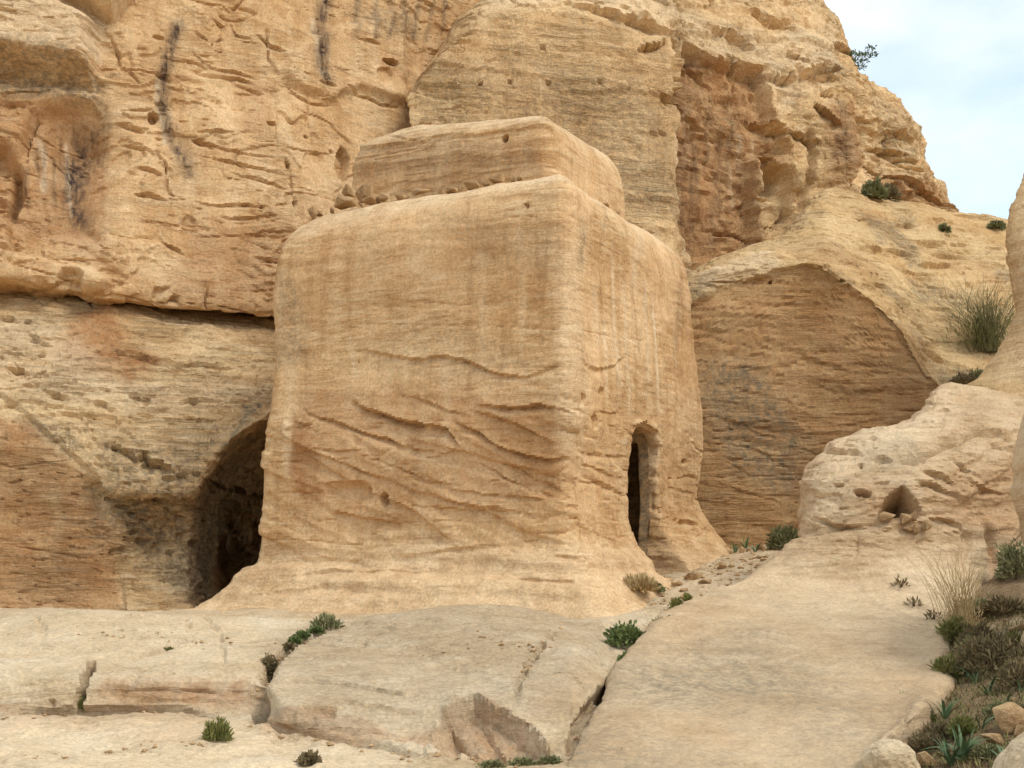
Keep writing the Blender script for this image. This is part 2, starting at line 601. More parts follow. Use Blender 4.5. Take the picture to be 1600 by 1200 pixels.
M['dome'] = rock_material('dome_sandstone', (208, 177, 131), (190, 154, 107), (218, 191, 147), (160, 123, 80), dip=(0, R(9), 0), beds=(0.8, 0.8, 8), bed_mix=0.5, bump=0.65, ledges=0.9, wash=0.25)
M['outcrop'] = rock_material('outcrop_sandstone', (200, 174, 140), (182, 153, 118), (214, 192, 160), (160, 131, 98), dip=(0, R(4), 0), beds=(0.9, 0.9, 6), bed_mix=0.45, bump=0.5, grain=0.75, ledges=0.9, wash=0.1, even=0.35, lichen_shade=(140, 126, 104))
M['slab'] = rock_material('slab_sandstone', (202, 181, 150), (184, 160, 126), (216, 200, 174), (158, 133, 102), dip=(0, 0, 0), beds=(0.9, 0.9, 5), bed_mix=0.5, bump=0.55, grain=1.0, ledges=0.9, wash=0.0, even=0.45, lichen_shade=(152, 132, 108))
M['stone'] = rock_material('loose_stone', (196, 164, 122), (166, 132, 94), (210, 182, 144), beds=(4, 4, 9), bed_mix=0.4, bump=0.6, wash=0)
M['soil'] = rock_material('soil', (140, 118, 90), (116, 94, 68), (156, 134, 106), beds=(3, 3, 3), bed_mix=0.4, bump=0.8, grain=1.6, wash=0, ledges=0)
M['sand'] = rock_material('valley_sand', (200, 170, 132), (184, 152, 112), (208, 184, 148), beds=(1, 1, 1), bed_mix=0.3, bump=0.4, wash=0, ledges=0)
# ------------------------------------------------------------------ the setting
def I(x, *kv):
    xs, ys = zip(*kv)
    return float(np.interp(x, xs, ys))

# ---- the valley floor all round, below the rocks
gx = np.concatenate([-np.geomspace(12, 900, 26)[::-1], np.linspace(-10, 10, 21), np.geomspace(12, 900, 26)])
XX, YY = np.meshgrid(gx, gx + 4, indexing='ij')
rr_ = np.hypot(XX, YY - 4)
ZZ = -0.95 + 0.02 * np.minimum(rr_, 60) * fbm(np.stack([XX, YY, XX * 0], -1).reshape(-1, 3) * 0.02, 4).reshape(XX.shape)
G = np.stack([XX, YY, ZZ], -1)
S = Sculpt(G)
S.N[:] = (0, 0, 1)
S.build('valley_floor', M['sand'], kind='structure', label='sandy valley floor below the rocks', cat='ground')

# ---- cliff: the tall wall on the left, above the overhanging bed
LIP = [(-160, 432), (0, 447), (90, 452), (180, 466), (260, 480), (350, 490), (430, 499), (520, 515), (680, 540), (900, 560)]
LIPY = [(-160, 25.6), (0, 26.0), (180, 26.4), (430, 27.7), (600, 29.6), (780, 31.6), (900, 33.0)]
cols = [-120, -60, 0, 60, 120, 170, 220, 280, 350, 430, 520, 600, 680, 770]
net = []
for k, (t, dy) in enumerate([(-0.05, 2.6), (-0.02, 1.0), (0.0, 0.12), (0.03, 0.0), (0.12, 0.15), (0.28, 0.55), (0.45, 1.0), (0.62, 1.3), (0.8, 1.5), (1.0, 1.9), (1.2, 2.4)]):
    row = []
    for x in cols:
        ly = I(x, *LIP)
        py = ly + (-150 - ly) * t if t >= 0 else ly + 160 * t
        row.append(at(x, py, I(x, *LIPY) + dy))
    net.append(row)
S = Sculpt(spline(spline(net, 0, cell=0.03), 1, cell=0.032))
P = S.P
S.D += 0.25 * fbm(P * 0.35, 2) + 0.05 * fbm(P * np.array([0.9, 0.9, 1.5]), 3, off=8)
# big forms: the bulging boulder top left, the alcove under it, the rounded lip
S.poly([(-200, -260), (90, -260), (100, 0), (168, 45), (160, 70), (166, 128), (150, 150), (80, 136), (0, 118), (-200, 110)], 0.85, 0.4, 0.08)
S.poly([(95, -260), (260, -260), (212, 2), (176, 44), (140, 24), (100, 0)], 0.75, 0.18, 0.04)
S.poly([(-200, 118), (0, 122), (100, 136), (164, 150), (165, 185), (110, 172), (60, 180), (-200, 175)], 0.30, 0.25, 0.08)
S.poly([(18, 398), (22, 300), (40, 220), (62, 172), (100, 152), (180, 150), (215, 230), (205, 330), (170, 400), (60, 410)], -0.50, 1.1, 0.06)
S.poly([(-200, 172), (64, 170), (44, 214), (30, 260), (22, 320), (24, 400), (-200, 400)], 0.34, 0.16, 0.05)
S.poly([(-80, 215), (14, 228), (40, 262), (44, 300), (26, 345), (-80, 380)], -0.55, 0.22, 0.04)
S.poly([(-200, 388), (0, 384), (60, 396), (130, 412), (188, 436), (176, 470), (90, 460), (-200, 445)], 0.35, 0.25, 0.03)
S.poly([(86, 456), (100, 425), (120, 418), (136, 436), (138, 462)], -0.30, 0.12, 0.02)
S.poly([(262, 482), (272, 456), (284, 460), (286, 484)], -0.18, 0.08, 0.02)
S.poly([(236, 484), (240, 448), (270, 446), (250, 470)], -0.12, 0.08, 0.02)
S.poly([(430, 120), (450, 60), (540, 30), (640, 10), (640, 170), (560, 150), (510, 165), (460, 145)], 0.22, 0.25, 0.08)
# bedding
wall = smooth(3.0, 7.0, P[:, 2])
S.D += 0.014 * strata(P, (0.10, 0, 1), 1.6, 0.5, 0.3, 0.93) * smooth(-0.2, 0.5, fbm(P * 0.5, 3, off=2))
S.D += 0.008 * strata(P, (0.22, 0, 1), 6.0, 0.6, 0.5, 0.8, off=3) * smooth(-0.1, 0.5, fbm(P * 0.6, 3, off=7))
rough = S.inside([(-200, 90), (0, 95), (165, 130), (170, 190), (100, 180), (40, 200), (10, 400), (-200, 400)], 0.4)
S.D += rough * (0.06 * strata(P, (0.25, 0, 1), 7.0, 0.6, 0.6, 0.7) + 0.05 * fbm(P * 5, 4))
# pocks and small spalls
S.flakes((0.45, 0.45, 0.8), 6, 0.06, smooth(-0.2, 0.2, fbm(P * 0.35, 2, off=41)), off=31)
S.flakes((1.6, 1.6, 2.4), 5, 0.026, smooth(0.0, 0.35, fbm(P * 0.7, 2, off=51)), off=71)
calm = smooth(-0.1, 0.25, fbm(P * 0.45, 3, off=95))
S.dashes((3.0, 3.0, 13.0), 0.50, 0.045, calm, 13.0)
S.D += 0.008 * fbm(P * 7, 4, off=4)
S.cracks((0.40, 0.40, 1.5), 0.050, 0.07, 1.0, 2.0)
S.cracks((1.1, 1.1, 0.5), 0.045, 0.08, smooth(0.0, .3, fbm(P * .4, 2, off=62)), 33.0)
S.cracks((1.1, 1.1, 3.0), 0.10, 0.04, smooth(-.1, .3, fbm(P * .5, 2, off=61)), 22.0)
for q in [[(188, 172), (215, 171), (240, 170)], [(188, 192), (205, 198), (228, 206)], [(192, 220), (215, 224), (240, 233)], [(212, 264), (232, 266), (254, 275)],
          [(208, 306), (235, 305), (262, 313)], [(300, 216), (312, 221), (336, 226)], [(306, 205), (340, 206), (366, 207)]]:
    S.ledge(q, 0.17, 0.07, 0.04, 0.02, 0.04)
for q in [[(296, 78), (316, 96), (332, 104), (372, 114), (404, 121)], [(440, 116), (452, 136), (466, 150), (492, 163), (514, 167)], [(528, 136), (552, 147), (576, 154), (600, 163), (628, 168)],
          [(356, 30), (368, 52), (396, 60)], [(400, 52), (424, 72), (454, 82)], [(312, 240), (336, 250), (360, 257), (400, 265), (446, 278)], [(356, 271), (400, 284), (450, 300)],
          [(318, 226), (370, 238), (430, 250)], [(330, 30), (345, 40), (356, 38)], [(348, 118), (370, 122), (400, 128)], [(548, 62), (570, 68), (590, 76)], [(490, 128), (508, 136), (520, 142)],
          [(300, 312), (340, 320), (380, 322), (420, 330)], [(340, 338), (380, 342), (430, 340)], [(250, 372), (264, 384), (290, 396)], [(392, 402), (440, 410), (480, 412)]]:
    S.ledge(q, 0.11, 0.07, 0.04, 0.04, 0.10)
for q in [[(444, 240), (450, 270), (452, 290), (457, 332)], [(300, 50), (330, 70), (350, 60)], [(170, 60), (186, 90), (184, 108), (200, 118), (222, 140)], [(240, 230), (258, 262), (262, 300), (280, 312)],
          [(415, 40), (420, 90), (440, 120)], [(60, 180), (46, 215), (40, 260)], [(380, 0), (360, 20), (345, 5)]]:
    S.crack(q, 0.025, 0.10, 0.05)
for x, y, rx, ry, d in [(240, 186, .12, .15, .26), (248, 60, .14, .07, .10), (604, 102, .20, .10, .35), (596, 124, .20, .26, .10), (425, 193, .11, .06, .16),
                        (448, 262, .04, .09, .22), (476, 216, .04, .04, .14), (408, 328, .05, .04, .14), (384, 323, .08, .03, .14), (456, 322, .03, .1, .16),
                        (492, 250, .15, .17, .08), (530, 262, .15, .45, .28), (515, 240, .05, .04, .16), (296, 350, .16, .24, .08)]:
    S.pit((x, y), rx, ry, d, 0.45)
# stains
S.stain(0, [(282, 20), (276, 48), (262, 90), (254, 125), (253, 160), (258, 190), (272, 224), (290, 262), (300, 292)], 0.12, 0.95, 0.03)
S.stain(0, [(270, 200), (284, 240), (300, 285)], 0.22, 0.55, 0.06, 0.3)
S.stain(0, [(272, 60), (260, 110), (258, 150), (262, 185), (276, 220)], 0.05, 0.6, 0.04, 0.3)
S.stain(0, [(268, 190), (284, 230), (306, 290)], 0.05, 0.6, 0.04, 0.3)
S.stain(0, [(268, 190), (280, 230), (292, 270)], 0.16, 0.45, 0.06)
S.stain(0, [(512, -20), (502, 50), (496, 92), (504, 128), (518, 140)], 0.13, 1.0, 0.03)
S.stain(0, [(518, -20), (508, 50), (503, 100)], 0.05, 0.6, 0.04, 0.3)
S.stain(2, [(247, 120), (244, 160), (262, 230)], 0.045, 0.8, 0.03)
S.stain(2, [(492, 20), (488, 90), (498, 130)], 0.045, 0.7, 0.03)
rs_ = np.random.RandomState(3)
for x in np.linspace(104, 164, 15):
    k = math.exp(-((x - 124) / 20) ** 2)
    y1 = 250 + 130 * k * rs_.uniform(.7, 1.05)
    x1 = x - 14 + 8 * rs_.rand()
    S.stain(0, [(x + 14, 165 + 10 * rs_.rand()), (x + 5, 200), (x1, 250), (x1 + 2, (250 + y1) / 2), (x1 + 10, y1)], 0.04 + 0.05 * k * rs_.rand(), 0.45 + 0.55 * k * rs_.uniform(.6, 1), 0.03, 0.25)
S.stain(0, [(122, 205), (112, 240), (108, 275), (114, 315), (132, 360)], 0.20, 1.0, 0.05, 0.2)
for x, y0, y1 in ((70, 200, 300), (84, 215, 330), (94, 190, 260), (44, 240, 340), (60, 210, 280)):
    S.stain(0, [(x, y0), (x - 4, (y0 + y1) / 2), (x + 2, y1)], 0.04, 0.6, 0.03, 0.3)
S.stain(1, [(66, 200), (64, 280), (78, 360)], 0.10, 0.9, 0.04)
S.stain(1, [(100, 190), (92, 260), (100, 340)], 0.09, 0.8, 0.04)
S.stain(2, [(58, 205), (68, 240), (66, 300)], 0.05, 0.9, 0.03)
S.stain(2, [(100, 200), (104, 270), (110, 330)], 0.035, 0.9, 0.03)
S.stainpoly(1, [(-40, 140), (160, 170), (170, 240), (165, 400), (190, 440), (90, 380), (40, 390), (-40, 380)], 0.55, 0.5)
S.stainpoly(3, [(-100, 85), (60, 88), (165, 128), (165, 180), (90, 160), (-100, 150)], 0.75, 0.25)
S.stainpoly(2, [(-100, -100), (100, -100), (210, 0), (165, 45), (164, 110), (100, 105), (-100, 80)], 0.6, 0.25)
S.stainpoly(1, [(300, 340), (440, 350), (470, 420), (430, 490), (260, 470), (280, 400)], 0.45, 0.6)
S.stainpoly(1, [(370, 120), (430, 130), (420, 210), (380, 200)], 0.45, 0.4)
S.stainpoly(3, [(540, 20), (640, 10), (660, 60), (600, 60)], 0.5, 0.3)
for x in (590, 612, 632, 655, 678, 700, 560):
    S.stain(0, [(x, -30), (x - 4, 30), (x - 12, 70)], 0.06, 0.55, 0.05)
S.build('cliff', M['cliff'], kind='structure', label='tall yellow sandstone cliff with dark streaks and an alcove, on the left', cat='cliff')

# ---- rock bench: the sloping beds and the cave below the cliff
cols = [-110, -50, 0, 60, 110, 150, 175, 200, 240, 275, 300, 312, 328, 345, 380, 420, 470, 540, 620, 720]
bl = [(-160, 598), (0, 602), (120, 610), (250, 618), (420, 626), (540, 632)]
net = []
brow = [(-160, 700), (0, 700), (110, 728), (160, 758), (240, 768), (300, 772), (312, 756), (328, 732), (345, 712), (380, 682), (420, 658), (470, 640), (540, 632)]
for k in range(13):
    row = []
    for x in cols:
        ly, lY = I(x, *LIP), I(x, *LIPY)
        bY = I(x, (-160, 24.1), (0, 24.2), (160, 24.3), (300, 24.7), (420, 25.2), (540, 25.6))
        b = I(x, *brow)
        lft = smooth(200, 110, x)
        cave = smooth(300, 345, x)
        if k == 0: p = (ly - 20, lY + 2.6)
        elif k == 1: p = (ly + 3, lY + 0.75)
        elif k == 2: p = (0.5 * (ly + I(x, *bl)), 0.45 * lY + 0.55 * bY + 0.45)
        elif k == 3: p = (I(x, *bl), bY + 0.55)
        elif k == 4: p = (0.5 * (I(x, *bl) + b), bY + 0.12)
        elif k == 5: p = (b - 6, bY - 0.05)
        elif k == 6: p = (b + 8, bY - 0.05 * lft + (1 - lft) * 0.25 + cave * 0.5)
        elif k == 7: p = (b + 16 + 20 * cave, bY - 0.05 * lft + (1 - lft) * 0.35 + cave * 3.0)
        elif k == 8: p = (b + (960 - b) * 0.30, bY - 0.1 * lft + (1 - lft) * I(x, (175, .25), (240, .75), (300, .8)) + cave * 7.5)
        elif k == 9: p = (b + (960 - b) * 0.55, bY - 0.15 * lft + (1 - lft) * I(x, (175, .15), (240, .6), (300, .75)) + cave * 8.5)
        elif k == 10: p = (b + (960 - b) * 0.82, bY - 0.2 * lft + (1 - lft) * I(x, (175, -.15), (240, -.1), (300, .2)) + cave * 8.0)
        elif k == 11: p = (958, bY - 0.3 * lft + (1 - lft) * I(x, (175, -.4), (240, -.9), (300, -.6)) + cave * 7.0)
        else: p = (1010, bY - 0.5 + (1 - lft) * I(x, (175, -.6), (240, -1.4), (300, -.9)) + cave * 5.0)
        row.append(at(x, *p))
    net.append(row)
S = Sculpt(spline(spline(net, 0, cell=0.042), 1, cell=0.034))
P = S.P
S.D += 0.10 * fbm(P * 0.6, 3, off=3) + 0.035 * fbm(P * 1.8, 4, off=12)
slope = S.inside([(-200, 460), (430, 505), (430, 640), (200, 640), (60, 640), (-200, 600)], 0.3)
face = S.inside([(-200, 630), (60, 660), (130, 740), (170, 780), (190, 960), (-200, 970)], 0.25)
hollow = S.inside([(160, 760), (250, 745), (330, 745), (312, 800), (312, 935), (260, 900), (190, 870), (165, 830)], 0.25)
S.D += slope * 0.026 * strata(P, (0.30, 0.2, 1), 7.0, 0.5, 0.5, 0.75) + (1 - hollow) * (1 - face) * 0.016 * strata(P, (0.24, 0, 1), 11.0, 0.5, 0.8, 0.7, off=5)
S.D += face * 0.012 * strata(P, (0.05, 0, 1), 9, 0.4, 0.8, 0.8)
S.D += hollow * (0.16 * ridged(P * 2.2, 4) + 0.09 * fbm(P * 5, 4))
S.D += 0.012 * fbm(P * 9, 3, off=14)
S.dashes((1.6, 1.6, 9.0), 0.44, 0.06, 1 - face, 5.0)
S.dashes((4.5, 4.5, 14.0), 0.46, 0.035, 1.0, 25.0)
S.flakes((1.0, 1.0, 1.6), 5, 0.03, 1 - face, off=11)
S.cracks((0.8, 0.8, 3.0), 0.11, 0.06, 1 - 0.7 * face, 4.0)
S.poly([(-200, 604), (0, 606), (40, 640), (95, 690), (160, 745), (170, 800), (190, 870), (196, 980), (-200, 985)], -0.10, 0.06, 0.02)
S.crack([(-20, 601), (100, 607), (200, 616), (300, 622), (425, 626)], 0.018, 0.07, 0.015, 0.02)
for q in [[(-20, 492), (10, 496), (40, 500)], [(40, 516), (62, 527), (90, 540)], [(0, 570), (26, 574), (60, 583)], [(60, 606), (90, 616), (120, 624)], [(130, 622), (160, 632), (190, 644)],
          [(20, 620), (80, 634), (150, 646)], [(60, 646), (140, 650), (220, 662)], [(230, 560), (300, 566), (380, 580)], [(150, 540), (220, 556), (300, 580)], [(40, 478), (60, 482), (86, 488)]]:
    S.ledge(q, 0.11, 0.10, 0.03, 0.03, 0.2)
for x, y, rx, ry, d in [(14, 495, .12, .035, .2), (44, 500, .09, .04, .2), (52, 528, .07, .04, .16), (28, 574, .14, .04, .2), (66, 582, .09, .04, .2), (64, 554, .06, .03, .1), (88, 618, .1, .04, .18),
                        (180, 698, .08, .05, .2), (226, 719, .10, .07, .22), (212, 622, .1, .04, .2), (228, 623, .08, .04, .2), (302, 623, .13, .05, .22), (166, 614, .05, .04, .12)]:
    S.pit((x, y), rx, ry, d, 0.45)
S.ledge([(176, 696), (200, 707), (226, 720), (250, 726), (280, 734), (318, 744)], 0.22, 0.14, 0.08, 0.04)
S.ledge([(240, 742), (280, 746), (322, 756)], 0.2, 0.16, 0.06, 0.05)
for k in range(14):
    x, y = 170 + (k * 37) % 130, 780 + (k * 53) % 100
    S.pit((x, y), 0.05 + 0.012 * (k % 6), 0.05 + 0.01 * (k % 4), 0.09 + 0.02 * (k % 3), 0.3)
S.crack([(0, 850), (60, 858), (130, 872), (160, 870)], 0.014, 0.04, 0.01)
S.crack([(0, 730), (60, 724), (120, 716)], 0.012, 0.03, 0.01)
S.stainpoly(1, [(-200, 640), (40, 650), (130, 740), (165, 800), (190, 960), (-200, 975)], 0.62, 0.2)
S.stainpoly(1, [(100, 500), (170, 470), (200, 530), (250, 560), (200, 600), (130, 580), (85, 545)], 0.85, 0.35)
S.stainpoly(3, [(375, 626), (430, 622), (430, 690), (370, 700), (340, 720), (380, 680)], 1.0, 0.15)
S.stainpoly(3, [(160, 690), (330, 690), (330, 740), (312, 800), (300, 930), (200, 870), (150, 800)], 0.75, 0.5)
S.stainpoly(3, [(30, 650), (110, 670), (150, 720), (100, 700)], 0.8, 0.3)
S.stainpoly(2, [(-200, 480), (90, 500), (200, 600), (420, 600), (420, 620), (200, 640), (60, 610), (-200, 600)], 0.45, 0.4)
S.stainpoly(0, [(318, 770), (425, 760), (425, 800), (400, 900), (300, 960)], 0.5, 0.4)  # cave darkness painted into the rock colour
S.fx[:, 0] = np.maximum(S.fx[:, 0], 0.25 * smooth(25.8, 27.0, P[:, 1]) * smooth(300, 330, S.px) * smooth(660, 720, S.py))  # shade growing with depth inside the cave, put into the colour
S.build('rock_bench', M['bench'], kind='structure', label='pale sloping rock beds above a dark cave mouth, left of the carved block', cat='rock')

# ---- hill: the high dressed face and rounded top behind, to the skyline
sky = [(640, 152), (660, 118), (690, 75), (720, 40), (745, 5), (760, -15), (830, -80), (900, -120), (1000, -150), (1100, -130), (1200, -80), (1260, -30), (1290, 8), (1312, 50), (1328, 100), (1345, 122), (1390, 150), (1420, 190), (1440, 240), (1465, 290), (1482, 332), (1500, 360)]
edge = [(640, 156), (660, 128), (700, 78), (760, 34), (830, 20), (900, 24), (970, 40), (1020, 60), (1050, 78), (1085, 95), (1120, 120), (1170, 165), (1220, 185), (1260, 170), (1300, 150), (1345, 170), (1400, 200), (1440, 260), (1482, 340), (1500, 366)]
bot = [(640, 260), (900, 400), (1050, 440), (1085, 450), (1160, 430), (1250, 390), (1300, 340), (1400, 340), (1482, 352), (1500, 372)]
dep = [(640, 30.0), (760, 30.2), (900, 30.8), (1050, 31.4), (1075, 32.3), (1120, 32.8), (1200, 33.6), (1250, 34.3), (1300, 34.6), (1335, 34.9), (1360, 36.2), (1400, 36.8), (1482, 37.4), (1500, 38)]
cols = [640, 650, 665, 700, 740, 780, 830, 900, 970, 1020, 1050, 1066, 1085, 1120, 1170, 1220, 1260, 1300, 1318, 1330, 1345, 1365, 1400, 1425, 1445, 1465, 1480, 1492]
net = []
for k in range(13):
    row = []
    for j, x in enumerate(cols):
        s_, e_, b_, d_ = I(x, *sky), I(x, *edge), I(x, *bot), I(x, *dep)
        e_ = max(e_, s_ + 4)
        lx = min(1.0, max(0.25, (e_ - s_) / 130.0))
        if k <= 4:
            t = k / 4.0
            p = (b_ + (e_ - b_) * t, d_ + 0.25 * t)
        elif k <= 10:
            t = (k - 4) / 6.0
            p = (e_ + (s_ - e_) * t, d_ + 0.25 + lx * 5.0 * (1 - math.sqrt(max(0, 1 - (0.97 * t) ** 2))) + 0.5 * t)
        else:
            p = (s_ + (12 if k == 11 else 160), d_ + lx * 5.0 + (3 if k == 11 else 8))
        row.append(at(x, *p))
    net.append(row)
net = np.array(net)
left = net[:, :1] + np.array([0.9, 3.5, -0.2])
net = np.concatenate([left, net], 1)
S = Sculpt(spline(spline(net, 0, cell=0.056), 1, cell=0.048))
P = S.P
face = S.inside([(636, 160), (700, 70), (760, 28), (900, 16), (1060, 84), (1056, 200), (1070, 420), (640, 300)], 0.4, 0.1)
S.D += (1 - 0.8 * face) * (0.30 * fbm(P * 0.35, 3, off=6) + 0.05 * fbm(P * 1.3, 3, off=16))
S.D += face * (0.02 * strata(P, (0.05, 0, 1), 7, 0.4, 0.5, 0.75) + 0.03 * fbm(P * np.array([2, 2, 5.0]), 4))
edge_w = S.inside([(630, 200), (700, 70), (740, 40), (720, 140), (680, 190), (640, 200)], 0.3)
S.D += edge_w * 0.07 * strata(P, (0.1, 0, 1), 9, 0.5, 0.8, 0.7)
knob = S.inside([(1335, 115), (1500, 100), (1500, 400), (1330, 330), (1350, 200)], 0.3)
S.D += knob * (0.13 * strata(P, (-0.35, 0, 1), 2.4, 0.9, 0.5, 0.6) + 0.05 * strata(P, (-0.35, 0, 1), 6, 0.8, 0.6, 0.5, off=9) + 0.16 * ridged(P * 1.3, 4))
up = S.inside([(1050, 70), (1060, -160), (1340, -160), (1345, 330), (1200, 420), (1060, 420)], 0.4)
S.D += up * (0.07 * strata(P, (-0.45, 0, 1), 1.6, 0.7, 0.4, 0.88) + 0.05 * strata(P, (-0.2, 0, 1), 5, 0.6, 0.5, 0.75, off=4) + 0.02 * fbm(P * 3, 4, off=21))
S.D += up * 0.04 * ridged(P * np.array([1.1, 1.1, 1.5]), 3, off=3)
S.poly([(1075, 60), (1130, 92), (1190, 110), (1200, 135), (1210, 190), (1235, 200), (1240, 240), (1185, 250), (1190, 330), (1190, 400), (1080, 430), (1060, 300), (1058, 160)], -0.45, 0.14, 0.08)
S.poly([(1190, 250), (1240, 255), (1255, 300), (1250, 360), (1200, 385), (1188, 320)], -0.6, 0.2, 0.06)
S.poly([(1330, 285), (1400, 270), (1482, 335), (1482, 350), (1330, 320)], 0.25, 0.1, 0.05)
S.poly([(1355, 300), (1395, 283), (1400, 310), (1360, 320)], -0.7, 0.2, 0.05)
S.pit((1218, 282), .45, .45, .5, .4)
S.pit((1200, 250), .22, .12, .35, .4)
S.pit((1290, 112), .55, .18, .5, .4, 0.25)
S.pit((1245, 96), .35, .12, .25, .4, -0.2)
for q in [[(885, 5), (940, 12), (1000, 26), (1050, 50), (1080, 56)], [(980, 20), (1010, 30), (1030, 42)], [(1180, 118), (1220, 128), (1260, 116)], [(1230, 108), (1270, 118), (1310, 125)], [(1160, 20), (1200, 34), (1240, 36)], [(1100, 30), (1150, 50), (1180, 84)],
          [(1235, 205), (1262, 212), (1285, 224)], [(1300, 70), (1320, 80), (1332, 88)], [(1270, 165), (1300, 182), (1316, 200)], [(1130, 80), (1160, 98), (1200, 110)], [(1170, 180), (1200, 188), (1230, 196)], [(1385, 205), (1410, 210), (1430, 222)], [(1350, 230), (1380, 236), (1420, 245)], [(1360, 272), (1400, 282), (1480, 336)],
          [(995, 78), (1020, 72), (1050, 60)]]:
    S.ledge(q, 0.26, 0.3, 0.1, 0.07, 0.15)
S.flakes((0.5, 0.5, 0.8), 6, 0.05, 1 - 0.75 * face, off=5)
S.dashes((0.8, 0.8, 6.0), 0.50, 0.14, (1 - face) * smooth(-.1, .3, fbm(P * .4, 2, off=15)), 9.0)
S.dashes((2.4, 2.4, 9.0), 0.50, 0.035, 1.0, 19.0)
S.D += 0.012 * fbm(P * 6, 4, off=44)
S.cracks((0.45, 0.45, 1.2), 0.075, 0.18, 1 - 0.85 * face, 6.0)
S.cracks((0.7, 0.7, 2.0), 0.10, 0.07, 1 - 0.6 * face, 26.0)
S.ledge([(800, 146), (900, 143), (980, 138), (1058, 118)], 0.04, 0.1, 0.03, 0.05)
S.ledge([(990, 206), (1030, 208), (1060, 210)], 0.10, 0.1, 0.03, 0.05)
S.crack([(1066, 60), (1058, 110), (1056, 150), (1062, 180)], 0.12, 0.4, 0.08)
S.crack([(1058, 150), (1045, 165), (1030, 150)], 0.08, 0.25, 0.05)
S.crack([(1058, 190), (1064, 230), (1066, 300), (1072, 380)], 0.10, 0.25, 0.08)
S.crack([(1330, 130), (1345, 190), (1345, 260), (1330, 320)], 0.14, 0.35, 0.1)
S.crack([(1262, 190), (1272, 240), (1255, 310), (1240, 355)], 0.10, 0.35, 0.1)
for x, y in [(750, 130), (798, 127), (858, 130), (938, 130), (848, 72), (935, 240)]:
    S.pit((x, y), .07, .05, .12, .4)
S.stainpoly(3, [(640, 160), (700, 90), (800, 80), (1000, 120), (1050, 200), (1060, 340), (900, 300), (640, 220)], 0.42, 0.6)
S.stainpoly(1, [(660, 130), (700, 60), (830, 24), (960, 40), (1050, 90), (1056, 200), (1060, 330), (900, 300), (660, 200)], 0.2, 0.5)
S.stainpoly(1, [(1078, 66), (1140, 92), (1192, 112), (1210, 190), (1235, 240), (1190, 260), (1190, 400), (1090, 420), (1072, 300), (1066, 160)], 0.78, 0.3)
S.stainpoly(0, [(1090, 80), (1120, 110), (1080, 200), (1110, 330), (1130, 390), (1090, 380), (1066, 250), (1070, 140)], 0.32, 0.5)
for x, y0, y1, w, k in [(1085, 110, 300, .10, .5), (1100, 150, 390, .14, .55), (1118, 120, 280, .09, .45), (1136, 180, 360, .12, .5), (1152, 130, 300, .08, .4), (1172, 200, 330, .07, .4), (1126, 300, 400, .10, .5), (1090, 320, 410, .10, .5)]:
    S.stain(0, [(x, y0), (x + 4, (y0 + y1) / 2), (x + 2, y1)], w, k, 0.10, 0.3)
for x, y0, y1, w, k in [(1066, 190, 260, .10, .7), (1074, 250, 390, .10, .7), (1168, 200, 250, .06, .7), (1190, 205, 240, .05, .6), (1160, 240, 330, .05, .5)]:
    S.stain(2, [(x, y0), (x + 3, (y0 + y1) / 2), (x + 6, y1)], w, k, 0.06, 0.3)
S.stain(0, [(1310, 150), (1318, 200), (1312, 260)], 0.28, 0.5, 0.15)
S.stainpoly(1, [(1290, 170), (1330, 150), (1350, 240), (1320, 300), (1290, 280)], 0.6, 0.4)
S.stainpoly(1, [(1360, 270), (1480, 300), (1490, 350), (1330, 320)], 0.6, 0.2)
S.stainpoly(3, [(1345, 130), (1440, 200), (1440, 260), (1360, 230)], 0.5, 0.4)
S.stainpoly(2, [(1055, 200), (1075, 300), (1085, 400), (1070, 400), (1050, 220)], 0.55, 0.15)
S.stainpoly(2, [(760, -40), (1060, 0), (1200, 60), (1300, 40), (1320, 110), (1220, 180), (1180, 100), (1060, 60), (900, 10), (760, 20)], 0.5, 0.5)
S.build('hill', M['hill'], kind='structure', label='high rounded sandstone hill with dressed face and red-brown hollow, at the skyline', cat='hill')

# ---- dome: the slope on the right, cut back to an upright face
cut = [(1040, 500), (1090, 468), (1130, 448), (1180, 434), (1215, 422), (1262, 414), (1290, 422), (1320, 442), (1350, 462), (1385, 490), (1410, 520), (1430, 552), (1450, 585), (1475, 610), (1500, 625), (1560, 640), (1660, 650)]
rid = [(1040, 440), (1085, 414), (1130, 396), (1180, 384), (1225, 372), (1245, 345), (1262, 312), (1290, 297), (1340, 301), (1400, 314), (1482, 332), (1575, 345), (1660, 352)]
cols = [1040, 1065, 1090, 1130, 1180, 1215, 1240, 1262, 1290, 1320, 1350, 1385, 1410, 1430, 1450, 1475, 1500, 1560, 1660]
net = []
for k in range(12):
    row = []
    for x in cols:
        c_, r_ = I(x, *cut), I(x, *rid)
        rY = I(x, (1040, 29.0), (1180, 29.6), (1225, 30.6), (1262, 32.6), (1340, 33.6), (1660, 35))
        fY = I(x, (1040, 27.2), (1260, 27.4), (1475, 27.0), (1560, 26.4), (1660, 26.0))
        if k == 0: p = (930, fY - 0.15)
        elif k == 1: p = (780, fY)
        elif k == 2: p = (640, fY + 0.05)
        elif k == 3: p = (c_ + 14, fY + 0.10)
        elif k == 4: p = (c_ + 3, fY + 0.12)
        elif k == 5: p = (c_ - 4, fY + 0.10)
        elif k <= 9:
            t = (k - 5) / 4.0
            rr = smooth(1262, 1200, x)
            p = (c_ - 3 + (r_ - c_ + 3) * (t * (1 - rr) + math.sin(t * math.pi / 2) * rr), fY + (rY - fY) * (t * (1 - rr) + (1 - math.cos(t * math.pi / 2)) * rr))
        elif k == 10: p = (r_ + 15, rY + 2)
        else: p = (r_ + 120, rY + 5)
        row.append(at(x, *p))
    net.append(row)
